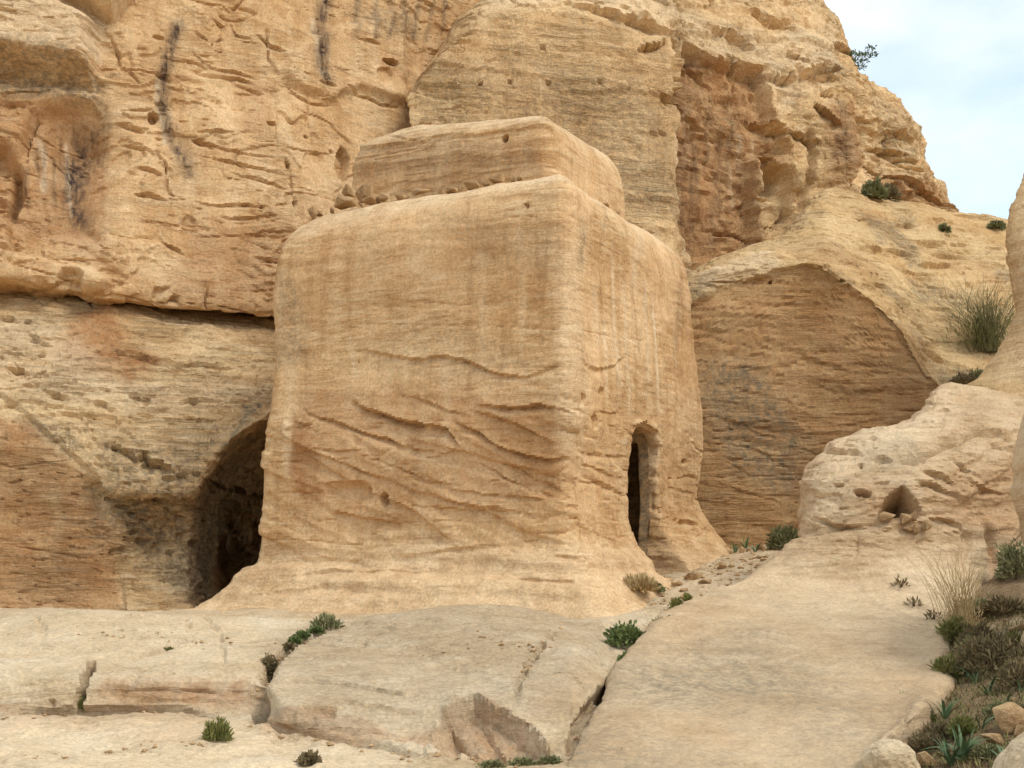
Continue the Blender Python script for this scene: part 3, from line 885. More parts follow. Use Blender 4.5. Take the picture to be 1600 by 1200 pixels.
S = Sculpt(spline(spline(net, 0, cell=0.036), 1, cell=0.036))
P = S.P
face = S.inside([(1040, 500), (1090, 468), (1180, 434), (1262, 414), (1350, 462), (1410, 520), (1450, 585), (1480, 615), (1500, 930), (1040, 930)], 0.1, 0.02)
S.D += (1 - face) * (0.16 * fbm(P * 0.5, 3, off=5) + 0.05 * fbm(P * 1.7, 3, off=2) + 0.05 * strata(P, (-0.15, 0.15, 1), 6, 0.5, 0.5, 0.72) * smooth(-.2, .4, fbm(P * .7, 3)))
S.D += face * (0.014 * strata(P, (0.10, 0, 1), 6, 0.6, 0.6, 0.72) + 0.012 * strata(P, (0.28, 0, 1), 12, 0.6, 0.7, 0.7, off=2) * smooth(-0.3, .2, fbm(P * .6, 3, off=1)) + 0.05 * fbm(P * 0.8, 3))
S.D += 0.012 * fbm(P * 9, 3, off=18)
S.dashes((0.9, 0.9, 9.0), 0.42, 0.08, 1 - 0.8 * face, 7.0)
S.fx[:, 3] = np.maximum(S.fx[:, 3], (1 - face) * 0.8 * smooth(0.0, 0.35, fbm(P * 0.7, 4, off=88)))
S.fx[:, 1] = np.maximum(S.fx[:, 1], (1 - face) * 0.4 * smooth(0.05, 0.4, fbm(P * 0.6, 4, off=98)))
S.dashes((3.5, 3.5, 15.0), 0.42, 0.022, 1.0, 17.0)
S.cracks((0.7, 0.7, 3.0), 0.11, 0.05, 1 - 0.4 * face, 8.0)
S.cracks((0.9, 0.9, 4.0), 0.14, 0.025, face, 18.0)
S.flakes((0.8, 0.8, 1.6), 5, 0.03, 1 - face, off=21)
for q in [[(1375, 386), (1400, 390), (1440, 396)], [(1396, 416), (1420, 424), (1470, 426)], [(1400, 348), (1420, 346), (1440, 352)], [(1420, 372), (1450, 378), (1480, 382)], [(1450, 396), (1480, 396), (1512, 396)], [(1430, 406), (1470, 412), (1500, 412)],
          [(1480, 330), (1530, 336), (1578, 350)], [(1350, 384), (1370, 386), (1390, 392)], [(1440, 545), (1470, 560), (1500, 572)], [(1440, 520), (1460, 530), (1476, 540)]]:
    S.ledge(q, 0.16, 0.14, 0.04, 0.03, 0.2)
for q in [[(1092, 520), (1180, 540), (1280, 548), (1400, 540)], [(1100, 590), (1180, 610), (1280, 640)], [(1095, 560), (1160, 572), (1240, 566), (1330, 560)], [(1110, 680), (1180, 700), (1260, 745)], [(1160, 480), (1260, 470), (1320, 476)], [(1250, 450), (1300, 462), (1340, 476)],
          [(1250, 600), (1330, 612), (1420, 610)], [(1105, 640), (1160, 660), (1240, 700)], [(1110, 750), (1180, 770), (1240, 790)], [(1300, 530), (1360, 520), (1420, 532)]]:
    S.ledge(q, 0.035, 0.08, 0.012, 0.05, 0.2)
S.D += face * 0.10 * fbm(P * np.array([0.5, 0.5, 0.8]), 3, off=55)
S.crack([(1400, 475), (1412, 510), (1425, 535), (1446, 558), (1462, 570)], 0.03, 0.12, 0.02)
for x, y in [(1412, 482), (1422, 484), (1360, 432), (1368, 433), (1316, 440), (1436, 453), (1206, 441)]:
    S.pit((x, y), .04, .035, .12, .4)
S.poly([(1085, 395), (1120, 385), (1100, 420), (1080, 430)], -0.3, 0.15, 0.04)
S.poly([(1090, 470), (1150, 441), (1196, 430), (1206, 423), (1240, 414), (1262, 410), (1280, 416), (1300, 432), (1306, 440), (1330, 446), (1336, 456), (1380, 480), (1412, 516), (1440, 560), (1470, 606), (1490, 640), (1490, 960), (1060, 960), (1060, 480)], -0.06, 0.05, 0.08)
S.fx[:, 1] = np.maximum(S.fx[:, 1], face * 0.60)
S.stainpoly(3, [(1095, 560), (1180, 560), (1260, 680), (1250, 780), (1150, 740), (1100, 640)], 0.85, 0.6)
S.stainpoly(3, [(1090, 480), (1400, 500), (1450, 600), (1300, 640), (1090, 640)], 0.25, 0.8)
S.stainpoly(2, [(1090, 462), (1130, 444), (1220, 420), (1200, 390), (1090, 420)], 0.6, 0.3)
S.stainpoly(1, [(1180, 380), (1350, 385), (1400, 440), (1330, 430), (1262, 405)], 0.3, 0.4)
S.build('rock_slope', M['dome'], kind='structure', label='rounded sandstone slope cut back to an upright brown face, right of the block', cat='rock')

# ---- outcrop: the slab on the right that climbs to a head with a niche
rows = [
 [(820, 1300, 11.0), (960, 1300, 11.0), (1100, 1300, 11.0), (1240, 1300, 11.0), (1360, 1300, 11.0), (1420, 1300, 11.0)],
 [(882, 1192, 12.4), (1000, 1195, 12.5), (1130, 1196, 12.5), (1250, 1196, 12.5), (1340, 1180, 12.6), (1378, 1172, 12.5)],
 [(925, 1120, 14.0), (1040, 1110, 14.3), (1160, 1110, 14.4), (1290, 1108, 14.4), (1390, 1112, 14.3), (1440, 1108, 14.1)],
 [(962, 1052, 15.9), (1070, 1040, 16.3), (1190, 1035, 16.4), (1310, 1035, 16.4), (1420, 1042, 16.2), (1484, 1060, 15.8)],
 [(1004, 995, 17.6), (1100, 978, 17.9), (1210, 970, 18.1), (1320, 972, 18.1), (1430, 982, 17.9), (1482, 996, 17.6)],
 [(1062, 948, 19.1), (1140, 922, 19.5), (1230, 910, 19.6), (1330, 915, 19.5), (1420, 930, 19.2), (1482, 955, 18.9)],
 [(1150, 912, 20.2), (1206, 884, 20.1), (1275, 872, 19.9), (1350, 872, 19.8), (1430, 890, 19.7), (1510, 925, 19.6)],
 [(1222, 870, 20.8), (1246, 840, 20.5), (1300, 836, 20.1), (1370, 834, 19.95), (1440, 844, 20.0), (1540, 880, 20.3)],
 [(1248, 835, 21.1), (1258, 804, 20.8), (1312, 800, 20.2), (1380, 796, 20.0), (1450, 796, 20.05), (1560, 835, 20.6)],
 [(1250, 790, 21.4), (1252, 764, 21.0), (1310, 754, 20.4), (1385, 748, 20.2), (1460, 748, 20.2), (1590, 775, 20.9)],
 [(1258, 738, 21.7), (1266, 724, 21.3), (1322, 716, 20.8), (1390, 712, 20.6), (1470, 710, 20.5), (1610, 725, 21.2)],
 [(1296, 694, 22.1), (1312, 684, 21.8), (1350, 682, 21.3), (1402, 682, 21.1), (1480, 682, 21.1), (1630, 690, 21.8)],
 [(1380, 669, 22.7), (1398, 665, 22.4), (1420, 660, 22.2), (1452, 644, 22.1), (1510, 648, 22.0), (1660, 650, 22.6)],
 [(1440, 642, 23.6), (1450, 633, 23.4), (1462, 612, 23.3), (1482, 603, 23.3), (1535, 609, 23.3), (1680, 606, 23.6)],
 [(1430, 655, 26.0), (1450, 645, 26.0), (1470, 630, 26.0), (1500, 622, 26.0), (1560, 625, 26.0), (1700, 620, 26.0)],
]
net = []
for r_ in rows:
    q = [at(*p) for p in r_]
    q = [q[0] + np.array([0.5, 1.3, -0.55]), q[0] + np.array([0.05, 0.35, -0.22])] + q + [q[-1] + np.array([0.12, 0.05, -0.30]), q[-1] + np.array([0.3, 0.2, -0.9])]
    net.append(q)
S = Sculpt(spline(spline(net, 0, cell=0.031), 1, cell=0.029))
P = S.P
head = smooth(1.5, 2.6, P[:, 2])
S.D += 0.05 * fbm(P * 0.9, 3, off=7) + 0.02 * fbm(P * 3, 3, off=1) + (1 - head) * 0.16 * fbm(P * 0.4, 2, off=23)
S.D += (1 - head) * 0.022 * strata(P, (0.03, 0.12, 1), 5, 0.6, 0.5, 0.7)
S.D += head * (0.025 * strata(P, (-0.12, 0, 1), 4, 0.5, 0.6, 0.85) + 0.018 * strata(P, (-0.2, 0, 1), 13, 0.5, 0.8, 0.7, off=3))
S.D += (1 - head) * 0.012 * strata(P, (0.02, 0.05, 1), 12, 0.7, 0.6, 0.6)
ru = S.inside([(1450, 660), (1620, 640), (1620, 860), (1480, 790)], 0.5)
S.D += ru * (0.035 * strata(P, (-0.5, 0, 1), 7, 0.6, 0.8, 0.8) + 0.02 * ridged(P * 2.5, 3))
S.D += 0.008 * fbm(P * 12, 3, off=2)
S.dashes((1.8, 1.8, 10.0), 0.50, 0.05, head, 4.0)
S.dashes((5, 5, 16.0), 0.46, 0.02, 0.4 + 0.6 * head, 14.0)
S.flakes((1.0, 1.0, 2.0), 5, 0.022, 0.4 + 0.6 * head, off=61)
S.cracks((0.9, 0.9, 3.0), 0.10, 0.05, head, 9.0)
# the niche and the hollows over it
S.poly([(1370, 808), (1382, 786), (1396, 766), (1410, 757), (1426, 773), (1442, 798), (1438, 812)], -0.95, 0.04, 0.008)
S.poly([(1366, 806), (1380, 778), (1396, 758), (1412, 757), (1430, 772), (1440, 800), (1438, 812)], -0.10, 0.10, 0.02)
S.poly([(1394, 722), (1398, 704), (1420, 692), (1446, 700), (1452, 716), (1444, 726)], -0.32, 0.16, 0.02)
S.ledge([(1395, 712), (1420, 716), (1452, 710)], 0.22, 0.08, 0.03, 0.02, 0.2)
S.pit((1350, 770), .13, .07, .18, .3, -.2)
S.pit((1310, 755), .07, .04, .1, .4)
S.pit((1480, 640), .07, .05, .12, .4)
S.pit((1345, 722), .03, .03, .1, .4)
S.pit((1302, 703), .12, .05, .08, .4)
for q in [[(1300, 702), (1330, 698), (1350, 704)], [(1360, 712), (1380, 712), (1396, 716)], [(1260, 806), (1280, 810), (1300, 818), (1330, 822), (1356, 824)], [(1450, 810), (1480, 812), (1500, 822), (1510, 840)], [(1490, 720), (1510, 730), (1530, 745)], [(1500, 740), (1540, 765), (1570, 770)],
          [(1440, 735), (1470, 740), (1500, 760)], [(1540, 690), (1570, 700), (1600, 710)], [(1510, 670), (1560, 676), (1600, 690)], [(1430, 752), (1460, 756), (1500, 780)]]:
    S.ledge(q, 0.12, 0.09, 0.03, 0.02, 0.1)
S.crack([(1336, 822), (1342, 845), (1338, 880)], 0.035, 0.05, 0.03, 0.45)
S.crack([(1500, 800), (1512, 850), (1502, 910)], 0.06, 0.10, 0.06, 0.5)
S.crack([(1528, 790), (1548, 840), (1562, 910)], 0.08, 0.16, 0.06, 0.5)
S.crack([(1380, 968), (1400, 974), (1420, 982), (1446, 986)], 0.012, 0.05, 0.01)
S.crack([(1230, 1045), (1300, 1046), (1360, 1048)], 0.010, 0.03, 0.01)
S.crack([(1290, 1103), (1330, 1104), (1370, 1112), (1392, 1106)], 0.012, 0.04, 0.02)
S.plane((1, 0, 0), (0, 1, 0))
S.fx[:, 3] = np.maximum(S.fx[:, 3], smooth(2.0, 0.7, P[:, 2]) * (0.45 + 1.1 * fbm(P * np.array([0.5, 0.35, 0.5]), 4, off=77)))
S.fx[:, 2] = np.maximum(S.fx[:, 2], smooth(0.6, 1.2, P[:, 2]) * smooth(2.3, 1.6, P[:, 2]) * np.clip(0.35 + 0.9 * fbm(P * 0.6, 4, off=17), 0, 1))
S.plane((1, 0, 0), (0, 0, 1))
S.stainpoly(2, [(1256, 740), (1300, 690), (1400, 664), (1480, 610), (1500, 640), (1420, 690), (1330, 740), (1300, 800), (1256, 800)], 0.6, 0.35)
S.stainpoly(1, [(1310, 730), (1380, 745), (1440, 770), (1500, 740), (1600, 700), (1600, 860), (1480, 820), (1350, 800)], 0.35, 0.6)
S.stainpoly(3, [(1340, 690), (1420, 680), (1450, 720), (1350, 735)], 0.5, 0.3)
S.stain(1, [(1556, 850), (1560, 890), (1552, 930)], 0.08, 0.9, 0.03)
S.build('rock_outcrop', M['outcrop'], kind='structure', label='rounded rock outcrop with a small niche, running down into a smooth grey slab', cat='rock')

# ---- foreground slabs
cols = [-220, -100, 0, 100, 200, 300, 370, 405, 440, 500, 560, 640, 720, 800, 860, 900, 960, 1050, 1150, 1260, 1400]
crest = [(-220, 1000), (-100, 985), (0, 969), (70, 958), (150, 952), (230, 954), (300, 959), (370, 961), (405, 964), (440, 967), (500, 967), (560, 966), (640, 956), (720, 947), (800, 947), (860, 958), (900, 966), (960, 962), (1050, 950), (1150, 930), (1400, 930)]
net = []
net.append([np.array([at(x, 1340, 9.9)[0] * 0.75, 6.5, -1.3]) for x in cols])
for k in range(14):
    row = []
    for x in cols:
        c_ = I(x, *crest)
        md = smooth(395, 450, x) * smooth(985, 900, x)
        mr = smooth(690, 760, x) * smooth(985, 900, x)
        rt = smooth(900, 1000, x)
        rf = smooth(1060, 1160, x)
        L = lambda a, b, c=None: a * (1 - md) + b * md + (0 if c is None else (c - b) * mr)
        if k == 0: p = (1340, 9.9)
        elif k == 1: p = (1215 + 30 * rt, 11.9)
        elif k == 2: p = (L(1160, 1178, 1200) + 30 * rt, L(13.4, 13.0, 12.5))
        elif k == 3: p = (L(1118, 1158, 1186) + 50 * rt, L(14.85, 13.85, 13.1))
        elif k == 4: p = (L(1110, 1148, 1172) + 50 * rt, L(15.0, 13.95, 13.2))
        elif k == 5: p = (L(1062, 1098, 1100) + 70 * rt, L(15.15, 14.2, 14.1))
        elif k == 6: p = (L(1044, 1072, 1065) + 60 * rt, L(15.6, 14.8, 14.8))
        elif k == 7: p = (L(1010, 1028, 1020) + 50 * rt, L(16.8, 16.1, 16.1))
        elif k == 8: p = (c_ + 14 + 30 * rt + 50 * rf, 18.0)
        elif k == 9: p = (c_ + 50 * rf, 19.0)
        elif k == 10: p = (c_ + 9 - 12 * rt + 30 * rf, 20.3)
        elif k == 11: p = (I(x, (-220, 962), (300, 958), (900, 950), (1050, 918), (1150, 908), (1400, 905)), 22.0)
        elif k == 12: p = (I(x, (-220, 950), (300, 948), (900, 920), (1050, 884), (1150, 868), (1260, 860), (1400, 860)), 25.2)
        else: p = (I(x, (-220, 940), (300, 940), (900, 880), (1150, 838), (1400, 830)), 30.0)
        row.append(at(x, *p))
    net.append(row)
S = Sculpt(spline(spline(net, 0, cell=0.037), 1, cell=0.044))
P = S.P
S.D += 0.07 * fbm(P * 0.6, 3, off=9) + 0.014 * fbm(P * 3.0, 4, off=5) + 0.004 * fbm(P * 13, 3, off=6)
S.D += 0.018 * strata(P, (0.05, 0.1, 1), 7, 0.7, 0.6, 0.65) * smooth(-.2, .4, fbm(P * .8, 3, off=4))
path = S.inside([(980, 925), (1050, 885), (1140, 862), (1260, 850), (1240, 900), (1060, 945), (900, 960)], 0.3)
S.D += path * (0.04 * fbm(P * 6, 4, off=11) + 0.015 * fbm(P * 22, 2))
S.flakes((0.9, 0.9, 2.0), 5, 0.016, 1.0, off=81)
S.dashes((2.5, 2.0, 8.0), 0.50, 0.03, 1.0, 44.0)
S.cracks((0.5, 0.5, 0.9), 0.035, 0.05, 1.0, 10.0)
S.plane((1, 0, 0), (0, 0.55, 0.85))
# joints between the slabs
S.crack([(548, 972), (500, 986), (452, 1008), (425, 1035), (410, 1062), (404, 1090), (407, 1134)], 0.035, 0.26, 0.03, 0.03, 0.6)
S.crack([(460, 1005), (425, 1035), (410, 1062), (404, 1090), (407, 1134)], 0.09, 0.10, 0.04, 0.1)
S.crack([(1064, 945), (1030, 972), (1000, 1002), (975, 1034), (955, 1070), (930, 1105), (905, 1140), (885, 1178)], 0.05, 0.3, 0.03, 0.03, 0.5)
S.crack([(884, 976), (862, 990), (838, 1018), (816, 1044), (812, 1070), (800, 1100), (790, 1125)], 0.028, 0.10, 0.05, 0.3, 0.5)
S.pit((826, 1030), .10, .05, .12, .3, 0.7)
S.ledge([(432, 1060), (500, 1062), (560, 1071), (620, 1078), (680, 1086), (730, 1090)], 0.10, 0.06, 0.02, 0.02, 0.06)
S.ledge([(600, 1036), (700, 1040), (760, 1048), (812, 1048)], 0.05, 0.05, 0.01, 0.02, 0.1)
S.crack([(146, 1026), (140, 1050), (130, 1075), (118, 1108)], 0.035, 0.24, 0.015, 0.1, 0.4)
S.crack([(232, 1040), (205, 1064), (180, 1096)], 0.05, 0.07, 0.03, 0.1)
S.crack([(84, 1090), (78, 1104)], 0.02, 0.06, 0.01)
S.crack([(-20, 1032), (20, 1034), (60, 1034), (100, 1036)], 0.018, 0.05, 0.02)
S.crack([(200, 1030), (250, 1016), (300, 998)], 0.035, 0.07, 0.03, 0.1, 0.3)
S.ledge([(330, 1056), (350, 1054), (376, 1056)], 0.05, 0.05, 0.01, 0.01)
S.crack([(-20, 1124), (40, 1114), (120, 1108), (200, 1107), (290, 1113), (350, 1122)], 0.045, 0.16, 0.02, 0.05, 0.3)
S.ledge([(-20, 1046), (60, 1050), (125, 1048)], 0.05, 0.06, 0.01, 0.02)
S.ledge([(165, 1078), (260, 1072), (392, 1080)], 0.06, 0.05, 0.01, 0.02)
S.ledge([(200, 1094), (300, 1090), (390, 1098)], 0.05, 0.05, 0.01, 0.02)
S.crack([(420, 1142), (500, 1156), (600, 1170), (660, 1186)], 0.05, 0.12, 0.04, 0.1, 0.4)
S.crack([(300, 965), (340, 985), (352, 1020), (346, 1052)], 0.03, 0.05, 0.03, 0.2)
S.crack([(60, 962), (70, 990), (50, 1020)], 0.03, 0.05, 0.03, 0.2)
S.ledge([(560, 1004), (640, 1010), (720, 1006), (790, 1012)], 0.035, 0.05, 0.01, 0.02)
S.ledge([(640, 985), (720, 982), (780, 986)], 0.025, 0.04, 0.01, 0.02)
S.ledge([(440, 1085), (520, 1092), (640, 1110), (690, 1116)], 0.05, 0.05, 0.01, 0.02)
S.ledge([(830, 1060), (880, 1064), (930, 1058)], 0.03, 0.05, 0.01, 0.02)
S.poly([(160, 1060), (220, 1056), (380, 1056), (395, 1110), (170, 1112)], -0.05, 0.25, 0.08)
# broken, rough scarps at the foot
br = S.inside([(690, 1110), (700, 1092), (745, 1086), (800, 1110), (840, 1140), (856, 1180), (700, 1196), (640, 1190)], 0.15, 0.05)
S.poly([(664, 1170), (700, 1112), (712, 1096), (740, 1084), (772, 1104), (796, 1118), (828, 1131), (846, 1156), (858, 1184), (760, 1196), (690, 1190)], -0.24, 0.05, 0.05)
S.D += br * (0.09 * ridged(P * np.array([4.5, 3, 2.0]), 4, off=2) + 0.05 * strata(P, (0.8, 0, 0.6), 9, 0.4, 0.6, 0.6))
S.ledge([(690, 1184), (730, 1178), (770, 1166)], 0.2, 0.12, 0.05, 0.02)
S.poly([(470, 1112), (500, 1102), (528, 1104), (524, 1122), (480, 1124)], -0.06, 0.06, 0.02)
scree = S.inside([(400, 1125), (560, 1140), (690, 1140), (690, 1180), (560, 1165), (400, 1150)], 0.12, 0.06)
S.D += scree * 0.07 * ridged(P * 4.5, 4, off=8)
scree2 = S.inside([(160, 1106), (300, 1116), (340, 1130), (320, 1165), (200, 1160), (140, 1150), (0, 1150), (0, 1100)], 0.2, 0.06)
S.D += scree2 * 0.028 * ridged(P * 4, 4, off=18)
for k in range(30):
    S.pit((600 + (k * 97) % 220, 975 + (k * 41) % 70), .03 + .008 * (k % 4), .03, .025, .4)
for x, y in [(118, 980), (190, 980), (240, 986), (58, 1025), (80, 1023), (270, 1055)]:
    S.pit((x, y), .04, .03, .05, .4)
S.stainpoly(1, [(664, 1170), (700, 1110), (750, 1084), (826, 1130), (858, 1184), (690, 1190)], 0.55, 0.15, 0.05)
S.stainpoly(1, [(470, 1112), (500, 1102), (528, 1104), (524, 1122), (480, 1124)], 0.6, 0.06, 0.03)
S.stainpoly(1, [(160, 1064), (380, 1060), (398, 1108), (180, 1108)], 0.6, 0.3)
S.stainpoly(1, [(400, 1126), (690, 1140), (690, 1172), (400, 1150)], 0.45, 0.15)
S.stainpoly(1, [(860, 1060), (940, 1060), (910, 1120), (820, 1120)], 0.2, 0.4)
S.stainpoly(3, [(430, 985), (600, 960), (760, 948), (880, 966), (960, 1000), (900, 1120), (800, 1120), (440, 1110), (420, 1050)], 0.5, 0.5)
S.stainpoly(3, [(700, 975), (790, 970), (820, 1000), (720, 1016)], 0.6, 0.3)
S.stainpoly(2, [(-200, 975), (100, 956), (300, 960), (400, 970), (400, 1040), (-200, 1050)], 0.25, 0.4)
S.stainpoly(1, [(0, 1096), (120, 1106), (300, 1118), (330, 1140), (200, 1150), (60, 1130), (0, 1150)], 0.35, 0.3)
S.stainpoly(1, [(200, 1140), (320, 1140), (330, 1165), (220, 1160)], 0.4, 0.2)
S.stainpoly(2, [(-200, 1130), (200, 1120), (420, 1140), (640, 1180), (640, 1220), (-200, 1230)], 0.55, 0.3)
S.stainpoly(3, [(405, 1120), (560, 1130), (650, 1150), (560, 1156), (400, 1140)], 0.6, 0.1)
S.sharp = 30
S.build('ground', M['slab'], kind='structure', label='smooth pale rock slabs and stony path in the foreground', cat='ground')

# ---- soil in the gully, lower right
net = []
for py, Y in [(1330, 9.8), (1215, 11.9), (1135, 13.6), (1062, 15.5), (1002, 17.2), (952, 18.8), (905, 20.4), (880, 22.5), (862, 26)]:
    net.append([at(x, py + I(x, (1300, 40), (1440, 30), (1500, 14), (1540, 2), (1600, -14), (1800, -50)), Y) for x in (1300, 1360, 1440, 1520, 1600, 1700, 1820)])
S = Sculpt(spline(spline(net, 0, cell=0.04), 1, cell=0.04))
S.D += 0.10 * fbm(S.P * 1.2, 4) + 0.03 * fbm(S.P * 6, 3, off=3)
S.stainpoly(2, [(1530, 980), (1600, 975), (1620, 1010), (1540, 1000)], 0.5, 0.3)
S.build('soil', M['soil'], kind='structure', label='brown stony soil of the small gully, lower right corner', cat='soil')
soil_grid = S

# ---- rock rising at the right edge of the picture
def shoulder(rows, name, mat, label, cell=0.035, amp=0.08, kind='structure'):
    net = []
    for r_ in rows:
        q = [at(*p) for p in r_]
        q = [q[0] + np.array([0.9, 1.6, 0]), q[0] + np.array([0.18, 0.5, 0])] + q
        net.append(q)
    s = Sculpt(spline(spline(net, 0, cell=cell), 1, cell=cell))
    s.D += amp * fbm(s.P * 0.9, 4, off=4) + 0.02 * strata(s.P, (-0.3, 0, 1), 7, 0.5, 0.6, 0.7) + 0.006 * fbm(s.P * 11, 3)
    s.stainpoly(2, [(1570, 300), (1640, 300), (1640, 620), (1570, 620)], 0.35, 0.6)
    return s.build(name, mat, kind=kind, label=label, cat='rock')
shoulder([[(1600, 265, 25.5), (1660, 240, 25.5), (1760, 235, 26)], [(1592, 298, 25), (1650, 290, 24.5), (1760, 290, 24)], [(1579, 345, 24.6), (1640, 345, 24.0), (1760, 345, 23.5)],
          [(1577, 400, 24.4), (1640, 400, 23.8), (1760, 400, 23.2)], [(1584, 450, 24.3), (1640, 450, 23.6), (1760, 450, 23)], [(1589, 492, 24.2), (1640, 495, 23.5), (1760, 495, 22.8)],
          [(1560, 545, 24.2), (1620, 545, 23.4), (1760, 545, 22.5)], [(1530, 590, 24.2), (1600, 590, 23.2), (1760, 590, 22.2)], [(1512, 608, 24.3), (1590, 625, 22.9), (1760, 635, 21.8)], [(1512, 700, 24.6), (1590, 700, 22.8), (1760, 700, 21.6)], [(1512, 900, 24.6), (1590, 900, 22.8), (1760, 900, 21.6)]],
         'rock_shoulder', M['dome'], 'pale rock shoulder rising against the sky at the right edge')
shoulder([[(1630, 610, 16.0), (1680, 600, 16.0), (1760, 600, 16)], [(1604, 640, 15.7), (1660, 635, 15.4), (1760, 635, 15.2)], [(1590, 700, 15.5), (1650, 700, 15.0), (1760, 700, 14.8)], [(1587, 760, 15.5), (1650, 760, 15.0), (1760, 760, 14.8)],
          [(1594, 810, 15.5), (1650, 810, 15.1), (1760, 810, 14.8)], [(1606, 850, 15.6), (1660, 855, 15.2), (1760, 860, 14.9)], [(1610, 930, 15.7), (1660, 930, 15.3), (1760, 935, 15)], [(1600, 1010, 15.7), (1660, 1010, 15.4), (1760, 1020, 15)]],
         'rock_pillar', M['outcrop'], 'bulging warm rock pillar just entering the right edge', 0.03, 0.05)
print('structure', round(time.time() - T0, 1))
# ------------------------------------------------------------------ the carved block
K = np.array([0.93, 21.0])                  # its near vertical edge
EX = np.array([0.461, 0.887])               # along the side with the door, away from the camera
EF = np.array([-0.887, 0.461])              # along the front, to the left
LF, LS, ZT = 5.98, 6.05, 7.98

def block_grid(u0, u1, w0, w1, z0, z1, h):
    u = np.arange(u0, u1, h, dtype=np.float32); w = np.arange(w0, w1, h, dtype=np.float32); z = np.arange(z0, z1, h, dtype=np.float32)
    return np.meshgrid(u, w, z, indexing='ij')

def to_world(V):
    xy = K + V[:, :1] * EF + V[:, 1:2] * EX
    return np.concatenate([xy, V[:, 2:3]], 1)

def turn(N):
    xy = N[:, :1] * EF + N[:, 1:2] * EX
    return np.concatenate([xy, N[:, 2:3]], 1)

def rbox(u, w, uc, wc, hu, hw, r):
    a, b = np.abs(u - uc) - hu + r, np.abs(w - wc) - hw + r
    return np.sqrt(np.maximum(a, 0) ** 2 + np.maximum(b, 0) ** 2) + np.minimum(np.maximum(a, b), 0) - r

h = 0.0315
U, W, Z = block_grid(-1.7, LF + 1.6, -1.7, LS + 1.3, 0.7, ZT + 0.25, h)
zb = 1.12 + 0.15 * np.clip(W, -1, 6) - 0.035 * np.clip(U, -1, 6)       # the ground climbs to the right and back
hh = Z - zb
fl = np.clip((1.25 - hh) / 1.25, 0, 1.3)
off = (1.0 + 0.085 * np.clip(U, 0, 6) - 0.085 * np.clip(W, 0, 6)) * fl ** 1.8 - 0.028 * (Z - 2.0)
off = off + 0.05 * np.sin(Z * 1.7 + U * 0.4) - 0.04 * np.exp(-((Z - 3.2) / 0.5) ** 2)
d = rbox(U, W, LF / 2, LS / 2, LF / 2 + off, LS / 2 + off, 0.30)
top = Z - (ZT + 0.05 + 0.045 * U + 0.05 * np.maximum(0, W - 1.0) - 0.03 * np.maximum(0, U - 4.2) ** 1.5)
kk = 0.55 + 0.19 * np.clip(U, 0, 6) + 0.17 * np.clip(W, 0, 6)
d = smax(d, top, kk)
del top, fl, off
# doorway: a tall arched opening through the side, into a dark chamber
dw = 3.02 - 0.16 * np.clip((3.0 - Z), 0, 1.5)
hwid = 0.62 + 0.03 * np.sin(Z * 3.0)
door = np.maximum(np.abs(W - dw) - hwid, U - 2.4)
arch = np.where(Z > 3.62, (((np.abs(W - dw) / hwid) ** 3 + (np.maximum(Z - 3.62, 0) / 0.55) ** 3) ** (1 / 3) - 1) * 0.5, -1)
door = np.maximum(door, arch)
door = np.maximum(door, 1.72 - Z)
cham = np.maximum(np.maximum(np.abs(W - 3.2) - 1.9, np.abs(U - 2.56) - 2.1), np.maximum(1.6 - Z, Z - 4.0))
door = np.minimum(door, cham)
d = smax(d, -door, 0.10)
V, F, N = surface_nets(d, np.array([-1.7, -1.7, 0.7]), h)
del U, W, Z, d, door, arch, cham, hh, zb, dw
keep = (V[F][:, :, 2].max(1) > 1.0) & ~((V[F][:, :, 1].min(1) > LS - 0.05) & (N[F[:, 0], 1] > 0.5))
F = F[keep]
UV = V.copy()
S = Sculpt(V=to_world(V), F=F, N=turn(N))
P = S.P
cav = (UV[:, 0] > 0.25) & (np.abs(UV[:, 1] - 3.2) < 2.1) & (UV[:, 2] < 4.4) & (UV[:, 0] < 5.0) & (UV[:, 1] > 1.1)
front = (N[:, 1] < -0.25) & ~cav
side = (N[:, 0] < -0.3) & ~front & ~cav
hgt = P[:, 2]
flare = smooth(2.4, 1.9, hgt)
S.D += 0.05 * fbm(P * 0.7, 3, off=3) + 0.012 * fbm(P * 2.5, 3, off=9)
lowz = smooth(4.5, 3.9, hgt + 0.5 * S.jit) * (1 - 0.7 * flare)
tan3 = (-EF[0], -EF[1], 0)
dipn = (0.34 * -EF[0], 0.34 * -EF[1], 1.0)
dipn2 = (0.55 * -EF[0], 0.55 * -EF[1], 1.0)
patchy = smooth(-0.25, 0.35, fbm(P * 0.7, 3, off=13))
S.D += front * lowz * (0.032 * strata(P, dipn, 3.6, 0.55, 0.5, 0.85) + 0.040 * strata(P, dipn2, 9, 0.5, 0.7, 0.6, off=2) * patchy)
S.D += side * lowz * 0.016 * strata(P, (0.3 * EX[0], 0.3 * EX[1], 1), 6, 0.5, 0.6, 0.72)
S.D += front * (1 - lowz) * 0.007 * strata(P, (0.08, 0.02, 1), 9, 0.5, 0.5, 0.75)
S.D += flare * (0.06 * strata(P, (0.04, 0.0, 1), 4.0, 0.5, 0.4, 0.45) + 0.02 * fbm(P * np.array([2, 2, 6.0]), 3))
S.D += lowz * 0.035 * fbm(P * np.array([1.6, 1.6, 3.2]), 4, off=7)
S.dashes((1.6, 1.6, 11.0), 0.50, 0.03, (front | side) * lowz, 2.0)
S.cracks((0.6, 0.6, 2.6), 0.09, 0.03, (front | side) * (0.3 + 0.7 * lowz), 3.0)
S.dashes((4.5, 4.5, 15.0), 0.50, 0.014, 0.25 + 0.75 * lowz, 12.0)
S.flakes((0.9, 0.9, 1.6), 5, 0.010, 1.0, off=91)
